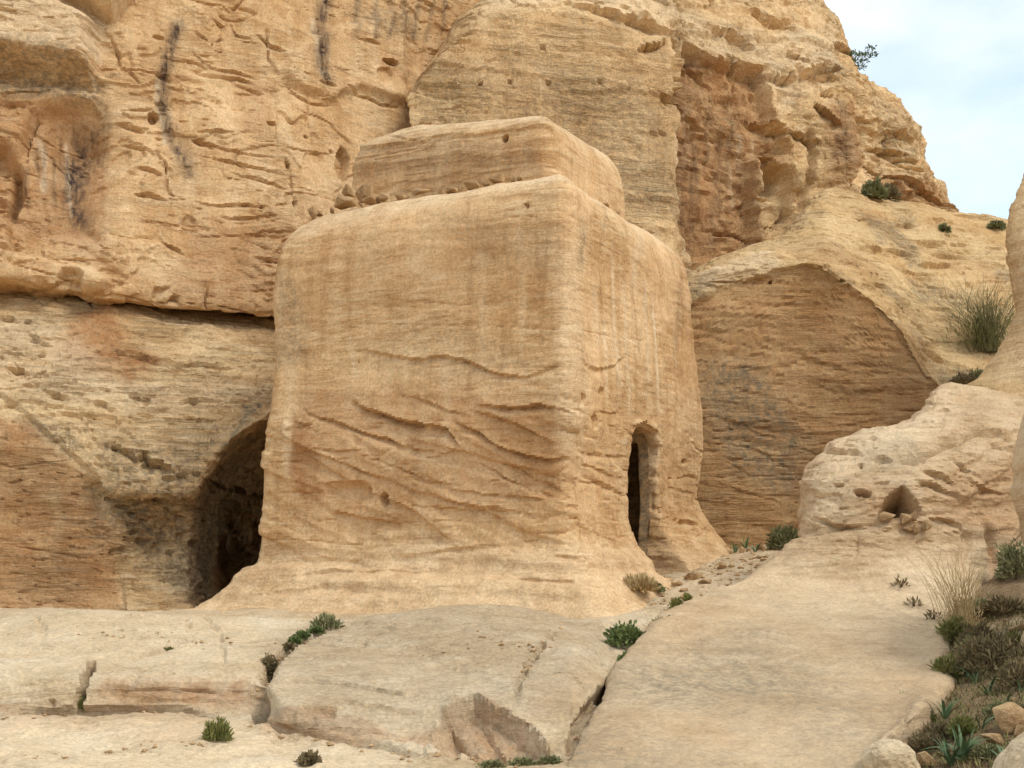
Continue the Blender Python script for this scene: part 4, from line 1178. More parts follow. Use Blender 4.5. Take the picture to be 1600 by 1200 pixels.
S.D += 0.004 * fbm(P * 14, 3)
# --- front face
S.plane((-EF[0], -EF[1], 0), (0, 0, 1), front)
S.ledge([(548, 548), (572, 548), (612, 556), (648, 562), (688, 554), (720, 562), (752, 574), (784, 586), (820, 588), (860, 575), (884, 570)], 0.085, 0.10, 0.03, 0.012, 0.05)
S.ledge([(548, 624), (572, 638), (608, 650), (640, 659), (672, 660), (696, 669), (712, 686), (728, 707)], 0.28, 0.18, 0.05, 0.02, 0.12)
S.ledge([(500, 652), (532, 662), (572, 676), (608, 688), (648, 702), (686, 703)], 0.13, 0.10, 0.025, 0.015)
S.ledge([(704, 656), (740, 672), (780, 696), (820, 711), (862, 718), (890, 716)], 0.18, 0.12, 0.035, 0.015)
S.ledge([(744, 632), (792, 634), (840, 632), (874, 636), (894, 646)], 0.18, 0.09, 0.03, 0.015)
for q in [[(496, 708), (530, 722), (568, 736), (608, 747)], [(560, 706), (620, 730), (668, 750), (730, 758)], [(636, 743), (656, 748), (678, 756)], [(770, 716), (820, 740), (880, 768)], [(740, 722), (800, 752), (870, 778)], [(730, 640), (770, 648), (806, 662)],
          [(780, 650), (820, 668), (860, 690), (880, 700)], [(480, 700), (520, 704), (580, 702)], [(690, 760), (760, 770), (850, 782)], [(610, 612), (650, 620), (700, 640), (740, 652)], [(660, 770), (740, 792), (800, 796)],
          [(475, 640), (500, 652), (520, 660)], [(455, 690), (480, 700), (500, 712)], [(455, 655), (480, 664), (500, 676)]]:
    S.ledge(q, 0.07, 0.06, 0.022, 0.015, 0.12)
S.poly([(502, 754), (540, 752), (574, 752), (580, 770), (574, 786), (548, 786), (510, 776)], -0.13, 0.12, 0.02)
S.ledge([(496, 756), (530, 752), (560, 754), (580, 752)], 0.08, 0.10, 0.03, 0.01)
S.pit((600, 782), .08, .12, .16, .3)
S.pit((576, 770), .05, .12, .08, .3)
S.pit((822, 322), .035, .06, .1, .4, .4)
S.pit((572, 388), .03, .03, .04, .4)
S.pit((560, 566), .02, .03, .04, .4)
S.ledge([(510, 800), (560, 806), (630, 820)], 0.10, 0.20, 0.03, 0.02)
S.ledge([(640, 790), (720, 796), (800, 800), (880, 804)], 0.05, 0.16, 0.02, 0.02)
S.crack([(560, 470), (600, 480), (660, 472), (720, 478), (800, 474)], 0.02, 0.018, 0.03)
S.crack([(470, 502), (600, 506), (760, 508), (880, 516)], 0.012, 0.02, 0.008, 0.02)
S.crack([(780, 338), (830, 340), (850, 344)], 0.012, 0.03, 0.01)
S.poly([(420, 600), (500, 640), (500, 700), (470, 800), (420, 800)], 0.02, 0.5, 0.05)
for q in [[(440, 874), (490, 866), (560, 876), (600, 886)], [(420, 905), (520, 895), (640, 890), (720, 886)], [(600, 870), (720, 856), (820, 850)], [(380, 928), (500, 916), (640, 922)], [(760, 905), (860, 900), (950, 908)], [(860, 862), (930, 868), (1000, 872)]]:
    S.ledge(q, 0.045, 0.14, 0.02, 0.03, 0.2)
# --- side face with the door
S.plane((EX[0], EX[1], 0), (0, 0, 1), side)
S.ledge([(902, 560), (918, 572), (934, 578), (960, 571), (982, 552)], 0.05, 0.10, 0.02, 0.01)
S.ledge([(904, 708), (944, 711), (988, 713)], 0.07, 0.06, 0.01, 0.008, 0.04)
S.ledge([(910, 640), (960, 646), (1000, 640)], 0.035, 0.06, 0.01, 0.01)
S.pit((912, 624), .10, .10, .10, .3)
S.pit((930, 660), .12, .14, .12, .3)
S.pit((942, 612), .10, .08, .09, .3)
S.pit((1070, 722), .14, .05, .12, .4)
S.ledge([(1056, 816), (1072, 812), (1092, 818)], 0.10, 0.10, 0.03, 0.02)
S.crack([(900, 516), (950, 524), (1010, 534)], 0.015, 0.02, 0.005, 0.05)
S.crack([(1014, 376), (1024, 400), (1034, 440), (1034, 470)], 0.014, 0.05, 0.02, 0.1)
S.poly([(1010, 600), (1024, 600), (1028, 662), (1010, 662)], -0.03, 0.03, 0.004)
S.ledge([(990, 666), (1008, 660), (1030, 676)], 0.06, 0.10, 0.05, 0.01, 0.1)
for q in [[(1056, 748), (1080, 740), (1100, 752)], [(1040, 760), (1070, 766), (1096, 772)], [(910, 740), (950, 760), (985, 775)], [(906, 720), (940, 736), (980, 752)]]:
    S.ledge(q, 0.04, 0.08, 0.02, 0.01)
for x, y0, y1, w, dd_ in [(962, 360, 690, .10, .030), (986, 380, 650, .07, -.020), (1012, 390, 662, .07, .035), (1026, 400, 690, .05, .025), (1046, 380, 700, .10, -.02), (940, 330, 560, .10, .022), (1066, 420, 640, .07, .02)]:
    S.crack([(x, y0), (x + 2, (y0 + y1) / 2), (x + 4, y1)], w, dd_, 0.008, 0.15)
# rain streaks and colour
for x, y0, y1, w, k in [(962, 370, 660, .06, .8), (978, 420, 700, .04, .7), (1010, 390, 662, .07, 1.0), (1023, 440, 690, .045, 1.0), (945, 480, 640, .05, .6), (990, 350, 470, .16, .45), (930, 420, 560, .10, .4), (1000, 340, 420, .22, .35), (1052, 480, 600, .04, .3)]:
    S.stain(2, [(x, y0), (x + 2, (y0 + y1) / 2), (x + 4, y1)], w, k, 0.02, 0.25)
S.stain(2, [(905, 330), (902, 450), (904, 570), (908, 700), (916, 800)], .20, .36, .08, .2)
for x, y0, y1, w, k in [(912, 330, 430, .10, .6), (945, 310, 400, .06, .4), (1060, 430, 560, .12, .35), (1000, 500, 560, .05, .3)]:
    S.stain(3, [(x, y0), (x, (y0 + y1) / 2), (x - 4, y1)], w, k, 0.03, 0.25)
S.stainpoly(1, [(1030, 360), (1090, 420), (1100, 700), (1060, 700), (1050, 480)], 0.22, 0.6)
S.plane((-EF[0], -EF[1], 0), (0, 0, 1), front)
S.stain(2, [(540, 510), (550, 550), (556, 600)], .05, .5, .02, .25)
S.stain(2, [(882, 330), (884, 440), (888, 560), (892, 680), (900, 800)], .20, .42, .08, .2)
S.stain(2, [(640, 380), (650, 420), (700, 440)], .12, .35, .05, .25)
S.stain(2, [(690, 540), (700, 640), (690, 740)], .08, .3, .04, .25)
S.stain(2, [(452, 520), (450, 640), (448, 780)], .10, .4, .04, .25)
S.stainpoly(1, [(455, 640), (490, 640), (500, 700), (505, 770), (470, 790), (452, 740)], 0.8, 0.2)
S.stainpoly(1, [(470, 600), (600, 600), (880, 610), (884, 800), (640, 810), (460, 810)], 0.46, 0.5)
S.stainpoly(1, [(500, 340), (700, 320), (850, 360), (870, 480), (640, 500), (470, 480)], 0.16, 0.8)
S.stainpoly(1, [(620, 640), (740, 630), (870, 650), (880, 700), (760, 720), (700, 690)], 0.35, 0.5)
S.stainpoly(1, [(640, 760), (880, 770), (880, 800), (660, 800)], 0.4, 0.3)
S.stainpoly(1, [(500, 770), (640, 790), (640, 830), (480, 820)], 0.35, 0.3)
S.stainpoly(3, [(436, 420), (470, 440), (480, 560), (430, 580)], 0.55, 0.3)
S.stainpoly(3, [(620, 500), (780, 520), (840, 580), (640, 600), (560, 560)], 0.30, 0.5)
S.stainpoly(3, [(700, 340), (880, 350), (870, 430), (740, 400)], 0.28, 0.5)
S.fx[:, 2] = np.maximum(S.fx[:, 2], 0.5 * smooth(0.35, 0.8, S.N[:, 2]) * smooth(5.5, 6.5, hgt))
S.fx[:, 2] = np.maximum(S.fx[:, 2], 0.35 * flare * (front | side))
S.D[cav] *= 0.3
S.fx[cav, 3] = 0.9  # doorway shade painted onto jamb and chamber, with a grey-green lichen tint
S.sharp = 34
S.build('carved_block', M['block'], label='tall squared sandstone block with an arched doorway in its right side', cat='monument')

# ---- the smaller block standing on top
h = 0.037
U, W, Z = block_grid(1.0, 6.8, 2.0, 6.8, 6.9, 10.6, h)
off = -0.03 * (Z - 7.5)
d = rbox(U, W, 3.82, 4.40, 2.24 + off, 1.80 + off, 0.30)
top = Z - (9.95 + 0.10 * np.clip(U - 1.6, 0, 9) - 0.12 * np.maximum(0, U - 4.6) ** 1.5 + 0.09 * np.maximum(0, W - 3.0))
d = smax(d, top, 0.6 + 0.16 * np.clip(W - 2.6, 0, 4) + 0.16 * np.clip(U - 4, 0, 3))
V, F, N = surface_nets(d, np.array([1.0, 2.0, 6.9]), h)
S = Sculpt(V=to_world(V), F=F, N=turn(N))
P = S.P
front = N[:, 1] < -0.3
S.D += 0.06 * fbm(P * 0.8, 3, off=33) + 0.018 * fbm(P * 3, 3, off=9)
S.D += front * (0.026 * strata(P, (0.1, 0.02, 1), 9, 0.5, 0.6, 0.7) + 0.012 * strata(P, (0.0, 0.02, 1), 20, 0.5, 0.6, 0.7))
S.D += 0.006 * fbm(P * 12, 3)
S.plane((-EF[0], -EF[1], 0), (0, 0, 1), front)
S.pit((789, 217), .075, .075, .2, .45)
S.ledge([(600, 208), (640, 216), (680, 224)], 0.04, 0.06, 0.01, 0.01)
S.stainpoly(1, [(560, 240), (860, 220), (860, 290), (560, 310)], 0.35, 0.4)
S.stainpoly(3, [(540, 220), (640, 210), (840, 230), (850, 270), (540, 280)], 0.40, 0.4)
S.fx[:, 2] = np.maximum(S.fx[:, 2], 0.5 * smooth(0.3, 0.8, S.N[:, 2]))
S.build('upper_block', M['block'], label='low hewn sandstone block with rounded top standing on the carved block', cat='monument')
print('block', round(time.time() - T0, 1))
# ------------------------------------------------------------------ loose stones
def stone_mesh(seed, flat=0.55):
    r = np.random.RandomState(seed)
    bm = bmesh.new()
    for _ in range(11):
        v = r.normal(size=3)
        v /= np.linalg.norm(v)
        v = np.sign(v) * np.abs(v) ** 0.7
        bm.verts.new((v[0] * r.uniform(.42, .52), v[1] * r.uniform(.38, .5), v[2] * flat * r.uniform(.4, .52)))
    g = bmesh.ops.convex_hull(bm, input=bm.verts)
    bmesh.ops.delete(bm, geom=[e for e in g['geom_interior'] if isinstance(e, bmesh.types.BMVert)], context='VERTS')
    bmesh.ops.bevel(bm, geom=list(bm.edges), offset=0.018, segments=1, affect='EDGES')
    bmesh.ops.triangulate(bm, faces=bm.faces[:])
    me = bpy.data.meshes.new('stone')
    bm.to_mesh(me)
    bm.free()
    me.materials.append(M['stone'])
    fa = me.color_attributes.new('fx', 'FLOAT_COLOR', 'POINT')
    fa.data.foreach_set('color', np.zeros(len(me.vertices) * 4, np.float32))
    return me

STONES = [stone_mesh(k, 0.32 + 0.12 * (k % 4)) for k in range(10)]
ORD = ['first', 'second', 'third', 'fourth', 'fifth', 'sixth', 'seventh', 'eighth', 'ninth', 'tenth', 'eleventh', 'twelfth', 'thirteenth', 'fourteenth', 'fifteenth', 'sixteenth', 'seventeenth', 'eighteenth', 'nineteenth', 'twentieth']
rnd = random.Random(4)

def stone(p, w, hgt, dep=None, rot=None, k=None, tilt=0.15, sink=0.2, **kw):
    """A stone of real width w and height hgt resting at point p."""
    me = STONES[rnd.randrange(len(STONES)) if k is None else k]
    o = add('stone', me, None, **kw)
    zs = max(v.co.z for v in me.vertices)
    o.scale = (w, dep or w * rnd.uniform(.7, 1.0), hgt / (2 * zs))
    o.rotation_euler = (rnd.uniform(-tilt, tilt), rnd.uniform(-tilt, tilt), rnd.uniform(0, 6.28) if rot is None else rot)
    o.location = (p[0], p[1], p[2] + hgt * (0.5 - sink))
    return o

# the row along the top edge of the carved block (measured: centre x, centre y, width, height in the photograph)
row = [(486, 322, 20, 16), (495, 329, 22, 10), (514, 319, 10, 10), (534, 308, 42, 22), (541, 285, 36, 18), (558, 312, 14, 10), (567, 291, 38, 19), (573, 304, 29, 10), (586, 308, 16, 12), (598, 302, 23, 13), (620, 303, 20, 10), (633, 302, 9, 6),
       (654, 297, 33, 12), (685, 289, 13, 8), (701, 288, 24, 11), (732, 282, 33, 12), (754, 279, 14, 7), (757, 284, 13, 6), (774, 280, 30, 11), (799, 277, 14, 7), (812, 274, 14, 9)]
def rim(x):
    """The top rim of the carved block above a place along it."""
    s = SURF['carved_block']
    k = np.where((np.abs(s.vx - x) < 4) & (s.V[:, 2] > 6))[0]
    return s.V[k[np.argmin(s.vy[k])]].copy()
for i, (x, y, w, hh_) in enumerate(row):
    q = rim(x)
    Y = q[1] + 0.02 + 0.06 * (i % 3)
    m = Y / FPX
    lift = max(0, (I(x, (480, 336), (540, 320), (640, 302), (740, 288), (830, 280)) - y - hh_ * 0.5 - 3)) * m
    p = q + np.array([0, Y - q[1], lift + 0.03])
    nm = ORD[i] if i < 20 else 'last'
    stone(p, w * m, hh_ * m * 1.1, rot=rnd.uniform(-.3, .3) - 0.45, sink=0.02, tilt=0.12, label=nm + ' loose stone from the left in the row along the block top', cat='stone', group='stones along the block top')
for i, (x, y, w, hh_) in enumerate([(952, 290, 20, 7), (968, 302, 14, 6), (984, 308, 20, 7), (1004, 316, 16, 7), (1020, 326, 22, 8)]):
    q = rim(x)
    Y = q[1]
    stone(q + np.array([0, 0.05, -0.02]), w * Y / FPX, hh_ * Y / FPX * 1.3, sink=0.05, label=ORD[i] + ' small flat stone from the left along the right top edge of the block', cat='stone', group='stones along the right top edge')
# the stones that close the foot of the niche
for i, (x, y, w, hh_, lb) in enumerate([(1386, 806, 31, 14, 'long pale stone at the left foot of the niche'), (1414, 811, 25, 20, 'angular stone leaning in the middle of the niche mouth'), (1429, 805, 15, 14, 'small stone inside the right corner of the niche'),
                                        (1422, 823, 28, 11, 'flat stone lying below the middle of the niche'), (1448, 822, 20, 17, 'squarish stone right of the niche mouth'), (1431, 828, 14, 8, 'smallest stone below the niche')]):
    q = at(x, y + hh_ * 0.5, 19.95)
    m = q[1] / FPX
    stone(q, w * m, hh_ * m * 1.1, rot=rnd.uniform(-.4, .4), tilt=0.2, sink=0.1, label=lb, cat='stone', group='stones in the niche')
# on the path behind
for x, y, w, hh_, lb in [(1157, 863, 15, 13, 'rounded pale stone beside the green plants at the end of the path'), (1170, 862, 12, 8, 'small brown stone right of the rounded pale stone'), (1192, 860, 30, 14, 'long pale stone half under the grey bush'),
                         (1084, 905, 36, 14, 'broad reddish slab on the path below the doorway'), (1104, 911, 34, 9, 'flat grey slab in the middle of the path'), (1068, 923, 24, 6, 'thin tilted flake at the near edge of the path'), (1128, 888, 22, 10, 'orange broken stone on the path'),
                         (1118, 892, 14, 7, 'pale grey stone left of the orange broken stone'), (1142, 885, 12, 6, 'small dark stone right of the orange broken stone'), (1060, 915, 22, 9, 'brown stone at the foot of the dry tuft'), (1165, 908, 9, 6, 'lone stone on the slab side of the path'),
                         (1140, 915, 8, 4, 'tiny stone at the near edge of the path'), (1185, 872, 34, 5, 'long flat flake at the far end of the path')]:
    q = foot('ground', x, y)
    m = q[1] / FPX
    stone(q, w * m, hh_ * m, tilt=0.12, sink=0.3, label=lb, cat='stone', group='stones on the path')
# in the gully
for x, y, w, hh_, k, lb in [(1584, 1138, 92, 52, 3, 'large brown boulder at the right edge of the gully'), (1594, 1150, 26, 22, 2, 'small pale boulder in front of the brown boulder'), (1582, 1098, 15, 12, 1, 'small whitish stone above the brown boulder'),
                            (1552, 1165, 48, 24, 5, 'flat pale stone half buried in the gully'), (1450, 1196, 40, 26, 6, 'rounded stone at the lower edge beside the leafy clump'), (1512, 1104, 8, 5, 2, 'tiny white stone in the grass'), (1592, 985, 34, 14, 4, 'pale flat rock at the upper end of the gully')]:
    q = foot('soil', x, y)
    m = q[1] / FPX
    stone(q, w * m, hh_ * m, k=k, rot=0.3, tilt=0.1, sink=0.22, label=lb, cat='stone', group='stones in the gully')

def boulder(name, cpx, cpy, Y, sx, sy, sz, label, seed=0, mat='slab', amp=0.16, rot=0.0):
    """A big weathered lump, built round its own centre."""
    n = 90
    th, ph = np.meshgrid(np.linspace(0, math.pi, n), np.linspace(0, 2 * math.pi, 2 * n), indexing='ij')
    D3 = np.stack([np.sin(th) * np.cos(ph), np.sin(th) * np.sin(ph), np.cos(th)], -1)
    D3 = np.sign(D3) * np.abs(D3) ** 0.75
    c = at(cpx, cpy, Y)
    G = D3 * np.array([sx, sy, sz])
    q = G.reshape(-1, 3) + seed * 7.7
    k = 1 + amp * fbm(q * 1.6, 4) + amp * 0.5 * ridged(q * 4, 4) + 0.05 * fbm(q * 9, 3)
    G = G * k.reshape(G.shape[:2])[..., None]
    ca, sa = math.cos(rot), math.sin(rot)
    G = np.stack([G[..., 0] * ca - G[..., 2] * sa, G[..., 1], G[..., 0] * sa + G[..., 2] * ca], -1)
    V = G.reshape(-1, 3)
    V[:, 2] += sz
    i = np.arange(len(V)).reshape(G.shape[:2])
    F = np.stack([i[:-1, :-1], i[1:, :-1], i[1:, 1:], i[:-1, 1:]], -1).reshape(-1, 4)
    c[2] -= sz
    return add(name, make_mesh(name, V, F, np.zeros((len(V), 4))), M[mat], loc=c, label=label, cat='boulder')
boulder('boulder', 1640, 1215, 11.0, 0.42, 0.5, 0.30, 'big pale sloping boulder cut by the lower right corner', 1, 'slab', 0.12, 0.75)
boulder('boulder', 1392, 1192, 12.2, 0.17, 0.17, 0.13, 'pale broken rock lump below the slab near the bottom edge', 2, 'slab', 0.75, 0.1)

# ------------------------------------------------------------------ plants
M['leaf'] = plain_material('leaf_green', (116, 126, 74), (84, 98, 54), 0.6)
M['leaf_yellow'] = plain_material('leaf_olive', (134, 130, 74), (100, 104, 54), 0.7)
M['leaf_blue'] = plain_material('leaf_blue_green', (104, 122, 84), (74, 96, 62), 0.55)
M['leaf_grey'] = plain_material('leaf_grey_green', (136, 132, 92), (104, 106, 70), 0.75)
M['dry'] = plain_material('dry_straw', (206, 182, 136), (172, 146, 104), 0.85)
M['scrub'] = plain_material('dry_scrub', (134, 117, 84), (102, 90, 62), 0.9)
M['twig'] = plain_material('twig_bark', (108, 88, 66), (82, 66, 48), 0.9)

def leaves_mesh(name, n, sx, sy, sz, size, seed, up=0.3, aspect=0.45, shell=0.5):
    """Many small folded leaves spread through a cushion."""
    r = np.random.RandomState(seed)
    d = r.normal(size=(n, 3))
    d /= np.linalg.norm(d, axis=1)[:, None]
    d[:, 2] = np.abs(d[:, 2])
    rad = shell + (1 - shell) * r.rand(n) ** 0.6
    lump = 0.75 + 0.5 * fbm(d * 2.2 + seed, 3)
    C = d * (rad * lump)[:, None] * np.array([sx, sy, sz])
    ax = d * 0.8 + r.normal(size=(n, 3)) * 0.6 + np.array([0, 0, up])
    ax /= np.linalg.norm(ax, axis=1)[:, None]
    sd = np.cross(ax, r.normal(size=(n, 3)))
    sd /= np.linalg.norm(sd, axis=1)[:, None]
    nr = np.cross(ax, sd)
    L = size * r.uniform(.6, 1.3, n)[:, None]
    W = L * aspect
    V = np.stack([C, C + ax * L * .5 + sd * W * .5 + nr * W * .15, C + ax * L, C + ax * L * .5 - sd * W * .5 + nr * W * .15], 1).reshape(-1, 3)
    F = np.arange(4 * n).reshape(-1, 4)
    return make_mesh(name, V, F, None, False)

def strands_mesh(name, n, base, hgt, spread, width, seed, droop=0.2, lean=(0, 0), seg=5, fork=0):
    """Thin curved stems (three-sided) rising from one foot."""
    r = np.random.RandomState(seed)
    VV, FF, o = [], [], 0
    def tube(pts, w0, w1):
        nonlocal o
        k = len(pts)
        t = np.linspace(0, 1, k)
        w = (w0 + (w1 - w0) * t)[:, None]
        ring = np.stack([pts + w * np.array([math.cos(a), math.sin(a), 0]) for a in (0.3, 2.4, 4.5)], 1)
        VV.append(ring.reshape(-1, 3))
        for i in range(k - 1):
            for j in range(3):
                a, b = o + i * 3 + j, o + i * 3 + (j + 1) % 3
                FF.append((a, b, b + 3, a + 3))
        o += k * 3
    for i in range(n):
        a = r.uniform(0, 2 * math.pi)
        s = spread * math.sqrt(r.rand())
        L = hgt * r.uniform(.55, 1.05)
        b = np.array([base * r.normal(), base * r.normal(), 0])
        tip = np.array([math.cos(a) * s + lean[0], math.sin(a) * s + lean[1], 0])
        t = np.linspace(0, 1, seg)[:, None]
        pts = b + tip * (t ** 1.4) * L / hgt + np.array([0, 0, 1]) * (L * (t - droop * t ** 3)) + r.normal(size=(seg, 3)) * 0.012 * hgt * t
        tube(pts, width, width * 0.35)
        for _ in range(fork):
            k0 = r.randint(1, seg - 1)
            dv = r.normal(size=3) * 0.5 + (pts[-1] - pts[0]) / (L + 1e-6)
            dv[2] = abs(dv[2])
            dv *= L * r.uniform(.2, .4) / np.linalg.norm(dv)
            tube(pts[k0] + dv * np.linspace(0, 1, 4)[:, None] + r.normal(size=(4, 3)) * 0.006 * hgt, width * .7, width * .3)
    return make_mesh(name, np.concatenate(VV), np.array(FF), None, True)

def blade_mesh(name, L, W, bend, seed):
    """One strap leaf: a channelled, bent strip."""
    r = np.random.RandomState(seed)
    n = 7
    V = []
    for i in range(n):
        t = i / (n - 1)
        w = W * (0.55 + 0.9 * t) * (1 - t ** 2.2) + 0.0005
        x = bend * t * t * L
        z = L * (t - 0.35 * bend * t ** 3)
        V += [(x, -w, z + 0.15 * w), (x - 0.02 * L * t, 0, z - 0.25 * w), (x, w, z + 0.15 * w)]
    F = []
    for i in range(n - 1):
        for j in (0, 1):
            a = i * 3 + j
            F.append((a, a + 1, a + 4, a + 3))
    return make_mesh(name, V, F)

def plant(name, p, label, group=None, cat='plant'):
    o = add(name, None, None, loc=p, label=label, cat=cat, group=group)
    return o

def cushion(px, py, w, hgt, mat, label, surf='ground', n=260, leaf=3.2, seed=1, up=.3, aspect=.5, name='cushion_plant', stems=8, group=None):
    q = foot(surf, px, py)
    m = q[1] / FPX * 1.2
    o = plant(name, q, label, group)
    add('foliage', leaves_mesh('foliage', int(n * 2.2), w * m / 2, w * m / 2 * .8, hgt * m, leaf * 1.35 * m, seed, up, aspect * 1.2), M[mat], o)
    add('stems', strands_mesh('stems', stems, 0.01, hgt * m * .9, w * m * .4, 0.006, seed), M['twig'], o)
    return o

cushion(980, 1010, 66, 34, 'leaf', 'largest dark green cushion plant, in the joint between the slabs', n=420, leaf=5, seed=3)
cushion(1043, 986, 46, 20, 'leaf_yellow', 'yellowish green cushion higher up the same joint', n=260, leaf=4.5, seed=4)
cushion(1028, 996, 16, 9, 'leaf_yellow', 'tiny green sprig between the two cushions of the joint', n=80, leaf=4, seed=5)
cushion(976, 1046, 24, 22, 'leaf', 'small bright green cushion below the largest one', n=160, leaf=4.5, seed=6)
cushion(988, 1028, 40, 14, 'scrub', 'brown withered mat in the joint under the largest cushion', n=240, leaf=4, seed=7)
cushion(1058, 953, 20, 14, 'leaf_yellow', 'small tuft at the upper end of the joint', n=110, leaf=5, seed=8, up=1.2, aspect=.3)
cushion(1073, 940, 9, 9, 'leaf_yellow', 'tiniest tuft, at the edge of the path', n=50, leaf=4, seed=9, up=1.2)
cushion(422, 1056, 38, 32, 'scrub', 'round brown cushion in the left joint', n=420, leaf=3.5, seed=10)
cushion(510, 984, 46, 20, 'leaf_grey', 'twiggy grey green plant at the top of the left joint', n=150, leaf=6, seed=11, up=1.3, aspect=.3, stems=26)
for i, (x, y, w) in enumerate([(492, 990, 26), (474, 997, 24), (458, 1005, 20)]):
    cushion(x, y, w, 9, 'leaf', ['upper', 'middle', 'lower'][i] + ' trailing green mat in the left joint', n=130, leaf=3.5, seed=12 + i, name='mat_plant', group='mats in the left joint')
cushion(446, 1016, 22, 8, 'scrub', 'withered mat between the trailing green and the brown cushion', n=120, leaf=3.5, seed=16, name='mat_plant')
cushion(337, 1158, 44, 30, 'leaf_yellow', 'feathery green tuft on the step of the left slab', n=300, leaf=6, seed=17, up=1.2, aspect=.25, stems=14)
cushion(128, 1106, 17, 14, 'leaf_yellow', 'small green tuft in the crack of the left slab', n=110, leaf=4, seed=18, up=.8)
cushion(482, 1196, 36, 16, 'scrub', 'brown dry tuft at the bottom edge below the middle slab', n=180, leaf=5, seed=19)
cushion(265, 1018, 12, 5, 'leaf_yellow', 'tiny green speck on the left slab', n=40, leaf=3, seed=20)
for i, (x, y, w) in enumerate([(770, 1199, 40), (815, 1196, 44), (860, 1192, 36)]):
    cushion(x, y, w, 8, 'leaf_grey', ['left', 'middle', 'right'][i] + ' low green mat under the broken scarp', n=120, leaf=4, seed=21 + i, name='mat_plant', group='mats under the broken scarp')
cushion(1000, 924, 46, 18, 'dry', 'dry straw coloured tuft at the foot of the carved block', 'carved_block', 420, 9, 25, .9, .16)
cushion(1026, 924, 15, 10, 'leaf_grey', 'dark green tuft right of the dry straw tuft', 'carved_block', 120, 5, 26, .8)
cushion(1228, 858, 60, 32, 'leaf_grey', 'grey green bush at the foot of the brown face', n=520, leaf=6, seed=27, up=.6, aspect=.25)
cushion(1366, 310, 34, 28, 'leaf_grey', 'grey green shrub in the hollow under the skyline knob', 'rock_slope', 420, 6, 28, .6, .35, 'shrub', 16)
cushion(1392, 306, 30, 22, 'scrub', 'dry brush right of the shrub under the skyline knob', 'rock_slope', 180, 6, 29, .6, .3, 'shrub', 10)
cushion(1475, 361, 10, 5, 'leaf_grey', 'small dark tuft on the open rock slope', 'rock_slope', 80, 5, 30)
cushion(1556, 357, 20, 8, 'leaf_grey', 'low tuft on the slope beside the right edge rock', 'rock_slope', 140, 5, 31)
cushion(1508, 604, 44, 14, 'scrub', 'dry grassy mat in the cleft right of the brown face', 'rock_slope', 240, 6, 32, .9, .2)
cushion(1530, 596, 26, 16, 'leaf_grey', 'dark grass tuft at the top of the cleft', 'rock_slope', 140, 6, 33, .9, .2)
# gully bushes
for px, py, w, hh_, mt, lb, sd_, lf in [(1492, 1006, 56, 40, 'leaf_yellow', 'olive bush at the slab edge below the tall dry grass', 40, 6), (1488, 1062, 62, 38, 'leaf_yellow', 'olive bush at the slab edge, second from the dry grass', 41, 6),
                                       (1548, 1050, 110, 60, 'scrub', 'large brown dry scrub in the middle of the gully', 42, 7), (1590, 1075, 60, 46, 'scrub', 'brown scrub at the right edge of the gully', 43, 7), (1525, 965, 60, 26, 'leaf_grey', 'low grey brush behind the tall dry grass', 44, 7),
                                       (1565, 960, 70, 24, 'scrub', 'low dry brush at the upper end of the gully', 45, 7), (1588, 1018, 44, 26, 'leaf_yellow', 'olive tuft beside the right edge', 46, 6), (1400, 1150, 70, 20, 'scrub', 'dark dry mat at the lower edge of the slab', 47, 6),
                                       (1505, 1150, 34, 26, 'leaf_yellow', 'yellow green tuft above the leafy clump', 48, 7), (1585, 905, 60, 60, 'leaf_grey', 'dark bush under the right edge pillar', 49, 7), (1545, 1185, 50, 18, 'leaf_grey', 'low green mat beside the buried flat stone', 50, 6)]:
    cushion(px, py, w, hh_, mt, lb, 'soil', 620 if w > 80 else 380, lf, sd_, .7, .22, 'bush', 20)

for i, (px, py, w, hh_, mt) in enumerate(sorted([(1530, 1010, 60, 34, 'scrub'), (1570, 1035, 60, 40, 'scrub'), (1520, 1030, 46, 30, 'leaf_grey'), (1598, 1045, 50, 40, 'scrub'), (1440, 1132, 50, 18, 'leaf_yellow'), (1470, 1150, 60, 18, 'scrub'), (1560, 1120, 40, 18, 'leaf_grey'), (1450, 1172, 60, 22, 'scrub')], key=lambda v: v[1])):
    cushion(px, py, w, hh_, mt, ORD[i] + ' clump, counted from the top of the gully, of its low mixed brush', 'soil', 360, 6, 100 + i, .7, .22, 'bush', 16, 'low mixed brush in the gully')

# tall dry grass at the edge of the slab, and the broom shrub high on the right
q = foot('soil', 1506, 985)
o = plant('dry_grass', q, 'tall pale dry grass at the upper end of the gully', cat='grass')
add('stalks', strands_mesh('stalks', 90, 0.10, 1.15, 0.55, 0.0055, 60, 0.15, (-0.05, 0), 7, 1), M['dry'], o)
add('foliage', leaves_mesh('foliage', 160, .3, .3, .35, .12, 61, 1.0, .12), M['dry'], o)
q = foot('rock_slope', 1546, 552)
o = plant('broom_shrub', q, 'large wispy green broom shrub leaning on the right rock slope', cat='shrub')
add('twigs', strands_mesh('twigs', 190, 0.16, 1.75, 1.6, 0.006, 62, 0.3, (-0.25, -0.1), 8, 3), M['leaf_grey'], o)
f_ = add('foliage', leaves_mesh('foliage', 1500, 1.15, .6, 1.55, .13, 67, 1.1, .07, .25), M['leaf_yellow'], o)
add('branches', strands_mesh('branches', 26, 0.10, 1.3, 0.6, 0.014, 63, 0.1, (-0.1, -0.1), 6, 1), M['twig'], o)
q = foot('hill', 1326, 100) + np.array([0.1, 0.5, -0.15])
o = plant('bush', q, 'small leafy bush leaning out over the skyline', cat='bush')
add('branches', strands_mesh('branches', 11, 0.05, 0.8, 0.5, 0.012, 64, 0.3, (0.35, 0), 6, 2), M['twig'], o)
r_ = np.random.RandomState(65)
